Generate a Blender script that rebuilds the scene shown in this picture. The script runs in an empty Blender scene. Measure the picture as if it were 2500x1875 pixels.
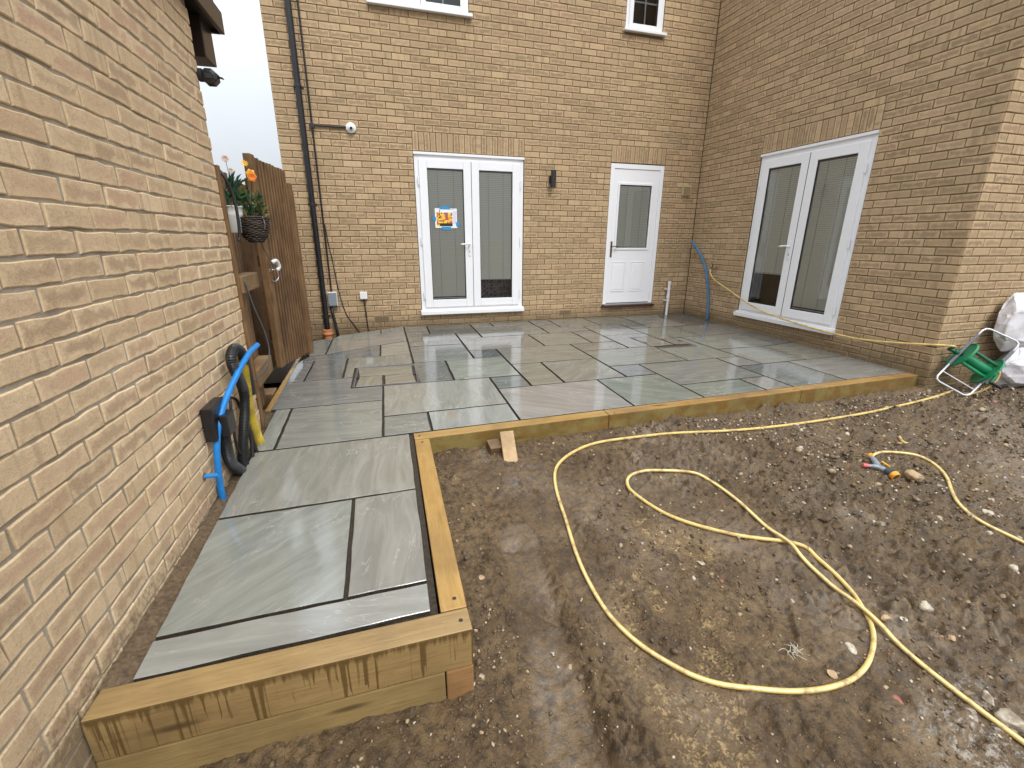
import bpy, bmesh, math, random
import numpy as np
from mathutils import Vector, Matrix
random.seed(7)
S=bpy.context.scene
# ---------------- camera
CAM=np.array([-5.0106,-6.5028,1.1823]); YAW,PIT,ROL=0.2945,0.3103,0.0047
cd=bpy.data.cameras.new('camera'); cam=bpy.data.objects.new('camera',cd); S.collection.objects.link(cam)
fw=Vector((math.sin(YAW)*math.cos(PIT),math.cos(YAW)*math.cos(PIT),-math.sin(PIT)))
rr=Vector((math.cos(YAW),-math.sin(YAW),0)); uu=rr.cross(fw)
r2=math.cos(ROL)*rr+math.sin(ROL)*uu; u2=-math.sin(ROL)*rr+math.cos(ROL)*uu
cam.matrix_world=Matrix(((r2.x,u2.x,-fw.x,CAM[0]),(r2.y,u2.y,-fw.y,CAM[1]),(r2.z,u2.z,-fw.z,CAM[2]),(0,0,0,1)))
cd.sensor_width=36; cd.lens=1101.6/2500*36; cd.clip_start=.05; cd.clip_end=1200
S.camera=cam
# ---------------- sky, sun, exposure (overcast, wet afternoon)
W=bpy.data.worlds.new('World'); S.world=W; W.use_nodes=True
nt=W.node_tree; nt.nodes.clear(); L=nt.links.new; N=nt.nodes.new
out=N('ShaderNodeOutputWorld'); bg=N('ShaderNodeBackground'); bg.inputs[1].default_value=.10
sky=N('ShaderNodeTexSky'); sky.sky_type='NISHITA'; sky.sun_disc=False
SUN_EL,SUN_AZ=math.radians(52),math.radians(166)
sky.sun_elevation=SUN_EL; sky.sun_rotation=SUN_AZ; sky.air_density=1.5; sky.dust_density=4
hs=N('ShaderNodeHueSaturation'); hs.inputs['Saturation'].default_value=.35; L(sky.outputs[0],hs.inputs['Color'])
tc=N('ShaderNodeTexCoord'); sx=N('ShaderNodeSeparateXYZ'); L(tc.outputs['Generated'],sx.inputs[0])
mr=N('ShaderNodeMapRange'); mr.inputs['From Min'].default_value=-.05; mr.inputs['From Max'].default_value=1
mr.inputs['To Min'].default_value=0; mr.inputs['To Max'].default_value=1; L(sx.outputs[2],mr.inputs['Value'])
pw=N('ShaderNodeMath'); pw.operation='POWER'; pw.inputs[1].default_value=1.4; L(mr.outputs[0],pw.inputs[0])
ma=N('ShaderNodeMath'); ma.operation='MULTIPLY_ADD'; ma.inputs[1].default_value=1.35; ma.inputs[2].default_value=.37; L(pw.outputs[0],ma.inputs[0])
mt=N('ShaderNodeVectorMath'); mt.operation='SCALE'; mt.inputs[0].default_value=(8.9,9.5,10.2); L(ma.outputs[0],mt.inputs['Scale'])
cn=N('ShaderNodeTexNoise'); cn.inputs['Scale'].default_value=2.6; cn.inputs['Detail'].default_value=5; L(tc.outputs['Generated'],cn.inputs['Vector'])
cr=N('ShaderNodeMapRange'); cr.inputs['From Min'].default_value=.3; cr.inputs['From Max'].default_value=.7; cr.inputs['To Min'].default_value=.93; cr.inputs['To Max'].default_value=1.07; L(cn.outputs[0],cr.inputs['Value'])
ms=N('ShaderNodeVectorMath'); ms.operation='SCALE'; L(mt.outputs[0],ms.inputs[0]); L(cr.outputs[0],ms.inputs['Scale'])
mx=N('ShaderNodeMix'); mx.data_type='RGBA'; mx.inputs[0].default_value=.88; L(hs.outputs[0],mx.inputs[6]); L(ms.outputs[0],mx.inputs[7])
L(mx.outputs[2],bg.inputs[0]); L(bg.outputs[0],out.inputs[0])
sl=bpy.data.lights.new('sun','SUN'); sl.energy=1.1; sl.angle=math.radians(22); sl.color=(1,.975,.94)
so=bpy.data.objects.new('sun',sl); S.collection.objects.link(so)
sd=Vector((math.sin(SUN_AZ)*math.cos(SUN_EL),math.cos(SUN_AZ)*math.cos(SUN_EL),math.sin(SUN_EL)))
so.rotation_euler=sd.to_track_quat('Z','Y').to_euler(); so.location=(-4,-10,12)
S.view_settings.view_transform='Standard'; S.view_settings.look='None'; S.view_settings.gamma=1
S.view_settings.exposure=.86; S.view_settings.use_curve_mapping=False
S.render.engine='CYCLES'
# ---------------- material helpers
class M:
    def __init__(s,name):
        s.m=bpy.data.materials.new(name); s.m.use_nodes=True; s.t=s.m.node_tree; s.t.nodes.clear()
        s.o=s.n('ShaderNodeOutputMaterial'); s.b=s.n('ShaderNodeBsdfPrincipled'); s.l(s.b.outputs[0],s.o.inputs[0])
    def n(s,t,**k):
        x=s.t.nodes.new(t)
        for a,v in k.items(): setattr(x,a,v)
        return x
    def l(s,a,b): s.t.links.new(a,b)
    def set(s,sock,v):
        if hasattr(v,'is_linked') or isinstance(v,bpy.types.NodeSocket): s.l(v,sock)
        else:
            if isinstance(v,tuple) and len(v)==3 and sock.type=='RGBA': v=(*v,1)
            sock.default_value=v
    def P(s,**k):
        nm=dict(col='Base Color',rough='Roughness',metal='Metallic',spec='Specular IOR Level',coat='Coat Weight',crough='Coat Roughness',normal='Normal',trans='Transmission Weight')
        for a,v in k.items(): s.set(s.b.inputs[nm[a]],v)
        return s.m
    def math(s,op,a,b=0,c=None,clamp=False):
        x=s.n('ShaderNodeMath',operation=op,use_clamp=clamp); s.set(x.inputs[0],a); s.set(x.inputs[1],b)
        if c is not None: s.set(x.inputs[2],c)
        return x.outputs[0]
    def mix(s,f,a,b,bt='MIX'):
        x=s.n('ShaderNodeMix',data_type='RGBA',blend_type=bt); s.set(x.inputs[0],f); s.set(x.inputs[6],a); s.set(x.inputs[7],b); return x.outputs[2]
    def pos(s): return s.n('ShaderNodeNewGeometry').outputs['Position']
    def attr(s,name): return s.n('ShaderNodeAttribute',attribute_name=name)
    def sep(s,v): x=s.n('ShaderNodeSeparateXYZ'); s.l(v,x.inputs[0]); return x.outputs
    def map(s,v,sc=(1,1,1),loc=(0,0,0),rot=(0,0,0)):
        x=s.n('ShaderNodeMapping'); s.l(v,x.inputs[0]); x.inputs['Scale'].default_value=sc; x.inputs['Location'].default_value=loc; x.inputs['Rotation'].default_value=rot; return x.outputs[0]
    def noise(s,v,sc,det=3,rough=.55,dist=0,out=0):
        x=s.n('ShaderNodeTexNoise'); s.l(v,x.inputs['Vector']); x.inputs['Scale'].default_value=sc; x.inputs['Detail'].default_value=det; x.inputs['Roughness'].default_value=rough; x.inputs['Distortion'].default_value=dist; return x.outputs[out]
    def rng(s,v,a,b,c=0,d=1,smooth=False):
        x=s.n('ShaderNodeMapRange'); x.interpolation_type='SMOOTHSTEP' if smooth else 'LINEAR'
        s.set(x.inputs[0],v)
        for i,q in enumerate((a,b,c,d)): s.set(x.inputs[i+1],q)
        return x.outputs[0]
    def bump(s,h,st=.3,dist=.01,normal=None):
        x=s.n('ShaderNodeBump'); x.inputs['Strength'].default_value=st; x.inputs['Distance'].default_value=dist; s.l(h,x.inputs['Height'])
        if normal is not None: s.l(normal,x.inputs['Normal'])
        return x.outputs[0]
def plain(name,col,rough=.5,metal=0,spec=.5,var=0,bump=0,sc=60):
    m=M(name); k=dict(rough=rough,metal=metal,spec=spec)
    if var or bump:
        n=m.noise(m.pos(),sc,4)
        if var:
            k['col']=m.mix(m.rng(n,.3,.7),tuple(c*(1-var) for c in col),tuple(min(1,c*(1+var)) for c in col))
        else: k['col']=col
        if bump: k['normal']=m.bump(n,bump,.004)
    else: k['col']=col
    return m.P(**k)
def brick_mat(name,c0,c1,cd,cp,dirt,ka=1):
    m=M(name); a=m.attr('bk').outputs['Vector']; r=m.sep(m.attr('rnd').outputs['Vector']); s3=m.sep(a); p=m.pos()
    hx=m.math('SUBTRACT',s3[2],m.math('ABSOLUTE',s3[0])); hy=m.math('SUBTRACT',.0325,m.math('ABSOLUTE',s3[1]))
    d=m.math('MINIMUM',hx,hy)
    wob=m.noise(p,19,4,.6)
    d2=m.math('ADD',d,m.rng(wob,.25,.75,-.022,.018))
    rim=m.rng(d2,.0,.026,0,1,True)
    base=m.mix(r[0],c0,c1)
    dark=m.mix(m.rng(r[1],.55,.75),cd,cp)
    amt=m.rng(r[2],.05,.75,.1*ka,ka)
    col=m.mix(m.math('MULTIPLY',rim,amt),base,dark)
    # kiss marks: soft vertical bands on part of the bricks
    bx=m.n('ShaderNodeCombineXYZ'); m.set(bx.inputs[0],m.math('MULTIPLY_ADD',r[1],9.0,s3[0])); m.set(bx.inputs[1],m.math('MULTIPLY',r[2],7.0))
    band=m.rng(m.noise(bx.outputs[0],22,2),.52,.66,0,1,True)
    col=m.mix(m.math('MULTIPLY',band,m.rng(r[2],.45,.2,0,.55)),col,cd)
    g=m.noise(p,420,4,.7); g2=m.noise(p,60,5,.65)
    col=m.mix(m.rng(g,.42,.72,0,.45),col,(c0[0]*1.3,c0[1]*1.3,c0[2]*1.4)); col=m.mix(m.rng(m.noise(p,170,3,.6),.55,.72,0,.4),col,cd)
    col=m.mix(m.rng(g2,.52,.75,0,.35),col,cd)
    big=m.noise(p,.9,3); col=m.mix(m.rng(big,.4,.75,0,.22),col,tuple(c*.62 for c in c1))
    # worn / wet splash zone near the ground
    z=m.sep(p)[2]; wet=m.rng(m.math('ADD',z,m.rng(g2,.3,.7,-.10,.10)),*dirt,1,0,True)
    col=m.mix(m.math('MULTIPLY',wet,.62),col,(.085,.058,.026))
    h=m.math('ADD',m.math('MULTIPLY',g,.5),g2)
    return m.P(col=col,rough=m.math('MULTIPLY_ADD',wet,-.3,.86),spec=.25,normal=m.bump(h,.8,.005))
def mortar_mat(name,c,c2):
    m=M(name); p=m.pos(); n=m.noise(p,90,5,.7); n2=m.noise(p,7,3)
    return m.P(col=m.mix(m.rng(n2,.35,.65),m.mix(m.rng(n,.3,.7),c,tuple(x*1.3 for x in c)),c2),rough=.95,spec=.15,normal=m.bump(n,.7,.004))
B_HOUSE=brick_mat('house_brick',(.555,.395,.228),(.405,.288,.16),(.20,.14,.086),(.29,.18,.118),(-.02,.22),.85)
B_GAR=brick_mat('garage_brick',(.76,.575,.36),(.61,.445,.26),(.38,.25,.155),(.52,.315,.21),(-.16,.04),.85)
MORT=mortar_mat('house_mortar',(.135,.095,.052),(.18,.135,.08))
MORTG=mortar_mat('garage_mortar',(.38,.33,.26),(.27,.23,.175))
def slab_mat():
    m=M('wet_sandstone'); t=m.attr('tint').outputs['Vector']; v=m.attr('suv').outputs['Vector']; p=m.pos()
    a=m.noise(m.map(v,(1.0,5.5,1)),2.2,7,.6,1.2); b=m.noise(m.map(v,(1.6,10,1)),5,6,.65,2.0); c=m.noise(v,1.3,3)
    dk=m.n('ShaderNodeVectorMath',operation='SCALE'); m.l(t,dk.inputs[0]); dk.inputs['Scale'].default_value=.80
    lt=m.n('ShaderNodeVectorMath',operation='SCALE'); m.l(t,lt.inputs[0]); lt.inputs['Scale'].default_value=1.1
    col=m.mix(m.rng(a,.36,.64),dk.outputs[0],lt.outputs[0])
    col=m.mix(m.rng(b,.52,.72,0,.45),col,dk.outputs[0])
    col=m.mix(m.rng(c,.55,.75,0,.22),col,(.20,.155,.095))
    e=m.math('ABSOLUTE',m.math('SUBTRACT',m.noise(m.map(v,(1,2.6,1)),2.6,5,.55,1.6),.5))
    vein=m.math('MULTIPLY',m.rng(e,.0,.010,1,0),m.rng(m.noise(v,3.1,2),.46,.60))
    col=m.mix(m.math('MULTIPLY',vein,.75),col,(.42,.41,.37))
    sp=m.rng(m.noise(p,150,2),.70,.78); col=m.mix(m.math('MULTIPLY',sp,.25),col,(.06,.045,.03))
    h=m.math('ADD',m.math('MULTIPLY',a,1.2),m.math('ADD',m.math('MULTIPLY',b,.5),m.math('MULTIPLY',vein,-.05)))
    w=m.rng(m.noise(p,2.3,5,.6),.36,.66)
    wetr=m.rng(m.math('ADD',w,m.rng(b,.3,.7,-.3,.3)),.25,1.1,.02,.15)
    nb=m.bump(m.math('ADD',h,m.math('MULTIPLY',vein,.5)),.11,.004)
    k=m.P(col=col,rough=wetr,spec=.8,normal=nb)
    return k
SLAB=slab_mat()
def wood_mat(name,c0,c1,c2,axis,drips=0,knots=1,rough=.5,ringsc=1,algae=0):
    """axis = grain direction; drips darken the upright faces in real run-off streaks"""
    m=M(name); p=m.pos(); sc={'X':(1.5,22,22),'Y':(22,1.5,22),'Z':(22,22,1.5)}[axis]
    g=m.noise(m.map(p,sc),1.6*ringsc,7,.65,1.0); g2=m.noise(m.map(p,tuple(s*3 for s in sc)),2.2,4,.6); b=m.noise(p,3.2,4)
    col=m.mix(m.rng(g,.3,.7),c0,c1); col=m.mix(m.rng(g2,.5,.75,0,.5),col,c2); col=m.mix(m.rng(b,.42,.68,0,.7),col,c2)
    if knots:
        vo=m.n('ShaderNodeTexVoronoi'); m.l(m.map(p,{'X':(1.6,9,9),'Y':(9,1.6,9),'Z':(9,9,1.6)}[axis]),vo.inputs['Vector']); vo.inputs['Scale'].default_value=1.0
        kk=m.rng(vo.outputs['Distance'],.04,.17,1,0,True); col=m.mix(m.math('MULTIPLY',kk,.85),col,tuple(x*.45 for x in c2))
    nrm=m.n('ShaderNodeNewGeometry').outputs['Normal']; nz=m.math('ABSOLUTE',m.sep(nrm)[2])
    if drips:
        side=m.rng(nz,.3,.6,1,0)
        st=m.noise(m.map(p,(1,1,.022)),75,2,.5,.25); z=m.sep(p)[2]
        ln=m.noise(m.map(p,(1,1,.02)),48,1)
        reach=m.rng(ln,.3,.7,-.02,-.26)   # how far below the top each run goes
        zz=m.math('SUBTRACT',z,-.089)
        msk=m.math('MULTIPLY',m.rng(st,.545,.61),m.math('GREATER_THAN',zz,reach))
        top=m.rng(m.math('ADD',zz,m.rng(st,.3,.7,-.02,.02)),-.035,-.012)
        d=m.math('MULTIPLY',m.math('MAXIMUM',msk,top),side)
        col=m.mix(m.math('MULTIPLY',d,.8),col,(.085,.048,.014))
    if algae:
        side=m.rng(nz,.3,.6,1,0); al=m.noise(p,6,5,.7); col=m.mix(m.math('MULTIPLY',side,.68),col,m.mix(m.rng(al,.45,.62),(.115,.066,.014),(.165,.150,.055)))
    return m.P(col=col,rough=m.rng(b,.35,.7,rough-.17,rough+.1),spec=.4,normal=m.bump(m.math('ADD',g,m.math('MULTIPLY',g2,.5)),.4,.004))
SLP_X=wood_mat('treated_timber',(.41,.245,.085),(.28,.155,.05),(.15,.082,.03),'X',0,1,.38,1,1)
SLP_Y=wood_mat('treated_timber_side',(.45,.28,.095),(.34,.195,.058),(.20,.115,.036),'Y',0,1,.38,1,1)
SLP_F=wood_mat('treated_timber_front',(.35,.235,.10),(.265,.17,.068),(.15,.095,.038),'X',1,1,.42)
SLP_L=wood_mat('treated_timber_low',(.24,.185,.07),(.17,.125,.04),(.10,.085,.025),'X',0,1,.6)
FEN=wood_mat('fence_wood',(.27,.155,.068),(.175,.092,.038),(.075,.037,.016),'Z',0,1,.62)
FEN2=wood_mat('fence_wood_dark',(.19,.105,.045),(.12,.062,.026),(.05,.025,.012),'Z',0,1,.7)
FENY=wood_mat('rail_wood',(.31,.195,.09),(.22,.125,.055),(.11,.06,.026),'Y',0,1,.6)
OFFC=wood_mat('offcut_wood',(.50,.34,.17),(.38,.24,.11),(.20,.12,.055),'Y',0,1,.6)
OFFD=wood_mat('offcut_dark',(.24,.15,.075),(.15,.09,.045),(.09,.055,.03),'Y',0,0,.7)
UPVC=plain('white_upvc',(.80,.80,.815),.28,spec=.5,var=.015,sc=5)
WDOOR=M('white_door_skin'); _n=WDOOR.noise(WDOOR.map(WDOOR.pos(),(60,60,4)),2,4); WDOOR=WDOOR.P(col=(.79,.79,.81),rough=.38,normal=WDOOR.bump(_n,.12,.002))
GASK=plain('gasket',(.02,.02,.02),.6)
def glass():
    m=M('window_glass'); tr=m.n('ShaderNodeBsdfTransparent'); tr.inputs[0].default_value=(.95,.97,.96,1)
    gl=m.n('ShaderNodeBsdfGlossy'); gl.inputs['Roughness'].default_value=.01; fr=m.n('ShaderNodeFresnel'); fr.inputs[0].default_value=1.75
    mx=m.n('ShaderNodeMixShader'); m.l(fr.outputs[0],mx.inputs[0]); m.l(tr.outputs[0],mx.inputs[1]); m.l(gl.outputs[0],mx.inputs[2]); m.l(mx.outputs[0],m.o.inputs[0]); return m.m
GLASS=glass()
BLIND=plain('blind_slat',(.88,.86,.77),.5); CORD=plain('blind_cord',(.15,.14,.12),.8); RAILW=plain('blind_rail',(.75,.76,.76),.4)
ROOM=plain('room_wall',(.10,.09,.08),.9); CLOTH=M('patterned_cloth')
_v=CLOTH.n('ShaderNodeTexVoronoi',feature='DISTANCE_TO_EDGE'); CLOTH.l(CLOTH.pos(),_v.inputs['Vector']); _v.inputs['Scale'].default_value=16
CLOTH=CLOTH.P(col=CLOTH.mix(CLOTH.rng(_v.outputs[0],.10,.14),(.20,.17,.19),(.05,.035,.045)),rough=.9)
BLACKP=plain('black_plastic',(.012,.012,.014),.32,var=.3,sc=20); BLACKM=plain('black_matt',(.018,.018,.02),.5)
GREYP=plain('grey_plastic',(.22,.25,.28),.4); WHITEP=plain('white_plastic',(.75,.75,.74),.35,var=.04)
BLUE=plain('blue_pipe',(.012,.20,.56),.32,var=.12,sc=18); BLUEIN=plain('blue_pipe_bore',(.10,.22,.45),.5); BLUED=plain('blue_pipe_dusty',(.035,.17,.36),.5,var=.15,sc=14)
CORR=plain('corrugated_black',(.02,.02,.021),.42,var=.4,sc=12); YDUCT=plain('yellow_duct',(.50,.36,.035),.5,var=.3,sc=14)
CABLE=plain('grey_cable',(.07,.07,.075),.5); DCAB=plain('black_cable',(.02,.017,.015),.5)
TERRA=plain('orange_clay_pipe',(.50,.19,.075),.5,var=.2,sc=12); METAL=plain('steel',(.55,.55,.56),.3,1); BRASS=plain('brass',(.42,.27,.10),.35,1); HANDB=plain('handle_metal',(.25,.17,.13),.3,.9)
BEIGE=plain('beige_grille',(.48,.37,.21),.55); CREAM=plain('cream_vent_dark',(.08,.06,.035),.8); SOFF=plain('dark_brown_pvc',(.035,.022,.018),.3); SOFU=plain('black_soffit',(.006,.005,.005),.5)
THRES=plain('dark_wood_threshold',(.06,.022,.016),.4,var=.3,sc=30)
def hose_mat():
    m=M('yellow_hose'); a=m.sep(m.attr('tuv').outputs['Vector']); p=m.pos()
    s=m.math('ABSOLUTE',m.math('SINE',m.math('MULTIPLY',a[0],6.2832)))
    col=m.mix(m.rng(s,.75,.95,0,.7),(.64,.45,.13),(.74,.62,.33))
    n=m.noise(p,13,5,.7); col=m.mix(m.rng(n,.48,.66,0,.8),col,(.25,.155,.07))
    return m.P(col=col,rough=m.rng(n,.4,.7,.28,.7),spec=.5)
HOSE=hose_mat()
GREEN=plain('green_plastic',(.008,.205,.085),.33,var=.15,sc=14); GREEND=plain('green_plastic_dark',(.006,.10,.045),.4); GREYARM=plain('grey_arm',(.14,.145,.16),.45); TUBE=plain('painted_tube',(.68,.69,.71),.25,.35)
GUNG=plain('gun_grey',(.22,.25,.28),.42,var=.2,sc=50); GUND=plain('gun_dark',(.055,.065,.08),.4); ORANGE=plain('gun_orange',(.75,.32,.02),.4,var=.2,sc=60); PINK=plain('gun_pink',(.72,.13,.13),.45)
def bag_mat():
    m=M('woven_sack'); p=m.pos(); n=m.noise(p,7,5,.6); f=m.noise(m.map(p,(1,1,1)),300,2)
    return m.P(col=m.mix(m.rng(n,.45,.70,0,.75),(.66,.65,.67),(.42,.37,.33)),rough=.5,normal=m.bump(m.math('ADD',n,m.math('MULTIPLY',f,.05)),.5,.012))
BAG=bag_mat(); INK=plain('sack_print',(.10,.09,.14),.6)
def mud_mat():
    m=M('wet_mud'); p=m.pos(); s=m.attr('mask').outputs['Vector']; q=m.sep(s)
    a=m.noise(p,3.2,6,.62); b=m.noise(p,22,6,.68); c=m.noise(p,95,4,.7)
    col=m.mix(m.rng(a,.35,.66),(.098,.058,.025),(.185,.119,.055))
    col=m.mix(m.rng(b,.45,.62,0,.85),col,(.045,.028,.014))
    col=m.mix(m.rng(c,.58,.74,0,.65),col,(.27,.20,.125))
    sand=m.math('MULTIPLY',q[0],m.rng(m.math('ADD',b,m.math('MULTIPLY',c,.7)),.86,.97,0,.75))
    col=m.mix(sand,col,(.40,.265,.11))
    wet=m.math('MULTIPLY',q[1],m.rng(m.math('ADD',a,m.math('MULTIPLY',b,.6)),.68,.92,.15,1)); col=m.mix(m.math('MULTIPLY',wet,.30),col,(.15,.12,.088))
    chalk=m.math('MULTIPLY',q[2],m.rng(m.math('ADD',b,m.math('MULTIPLY',c,.4)),.70,.82)); col=m.mix(chalk,col,(.36,.31,.25))
    r0=m.rng(b,.3,.7,.40,.78); ro=m.math('MULTIPLY_ADD',wet,-.36,r0)
    b2=m.noise(p,48,4,.7); col=m.mix(m.rng(b2,.54,.68,0,.6),col,(.04,.025,.012)); h=m.math('ADD',m.math('MULTIPLY',b,1.0),m.math('ADD',m.math('MULTIPLY',b2,-.45),m.math('MULTIPLY',c,.3)))
    st=m.bump(h,1.0,.02); m.l(m.math('SUBTRACT',1.0,m.math('MULTIPLY',wet,.8)),st.node.inputs['Strength'])
    return m.P(col=col,rough=ro,spec=m.math('MULTIPLY_ADD',wet,.4,.42),normal=st)
MUD=mud_mat()
def soil_mat():
    m=M('joint_sand'); p=m.pos(); b=m.noise(p,45,5,.7); c=m.noise(p,200,3,.7)
    return m.P(col=m.mix(m.rng(c,.64,.74,0,.6),m.mix(m.rng(b,.35,.65),(.026,.018,.011),(.062,.043,.026)),(.25,.19,.11)),rough=.75,normal=m.bump(m.math('ADD',b,c),.8,.008))
SOIL=soil_mat()
STRIP=plain('damp_soil',(.105,.068,.035),.8,var=.45,bump=.9,sc=70)
def stone_mat(name,c0,c1):
    m=M(name); p=m.pos(); n=m.noise(p,35,5,.65); r=m.n('ShaderNodeObjectInfo').outputs['Random']
    col=m.mix(m.rng(n,.35,.65),c0,c1); col=m.mix(m.rng(m.noise(p,18,3),.5,.65,0,.75),col,(.12,.08,.045))
    return m.P(col=col,rough=.6,normal=m.bump(n,.5,.006))
STONE=stone_mat('pale_flint',(.52,.46,.35),(.36,.30,.22)); STONER=stone_mat('red_brick_chip',(.36,.12,.08),(.26,.09,.06)); STONET=stone_mat('tan_sandstone',(.46,.32,.18),(.33,.22,.12)); STONEG=stone_mat('grey_stone',(.26,.23,.19),(.17,.15,.12))
def peb_mat():
    m=M('grit'); r=m.sep(m.attr('rnd').outputs['Vector']); p=m.pos(); n=m.noise(p,90,3)
    col=m.mix(m.rng(r[0],.0,.72),(.065,.042,.022),(.14,.095,.052)); col=m.mix(m.rng(r[0],.80,.86),col,(.36,.27,.16)); col=m.mix(m.rng(r[0],.965,.975),col,(.48,.42,.33)); col=m.mix(m.rng(r[1],.990,.993),col,(.30,.11,.07))
    return m.P(col=m.mix(m.rng(n,.5,.7,0,.5),col,(.08,.055,.035)),rough=.55,normal=m.bump(n,.4,.004))
GRIT=peb_mat()
LEAF=[plain('leaf_green',(.045,.11,.02),.5,var=.35,sc=25),plain('leaf_blue_green',(.03,.10,.07),.45,var=.3,sc=25),plain('leaf_dry',(.22,.17,.05),.6,var=.3,sc=30)]
PETY=plain('petal_yellow',(.75,.40,.02),.5); PETO=plain('petal_orange',(.75,.20,.015),.5); PETP=plain('petal_pale',(.60,.33,.22),.5); WICK=plain('wicker',(.05,.033,.024),.6,var=.4,sc=40); POTW=plain('enamel_white',(.78,.78,.74),.3)
PAPER=plain('paper',(.78,.78,.80),.6); TAPE=plain('blue_tape',(.03,.25,.48),.5)
COAX=plain('grout_paper',(.5,.5,.5),.6)
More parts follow.
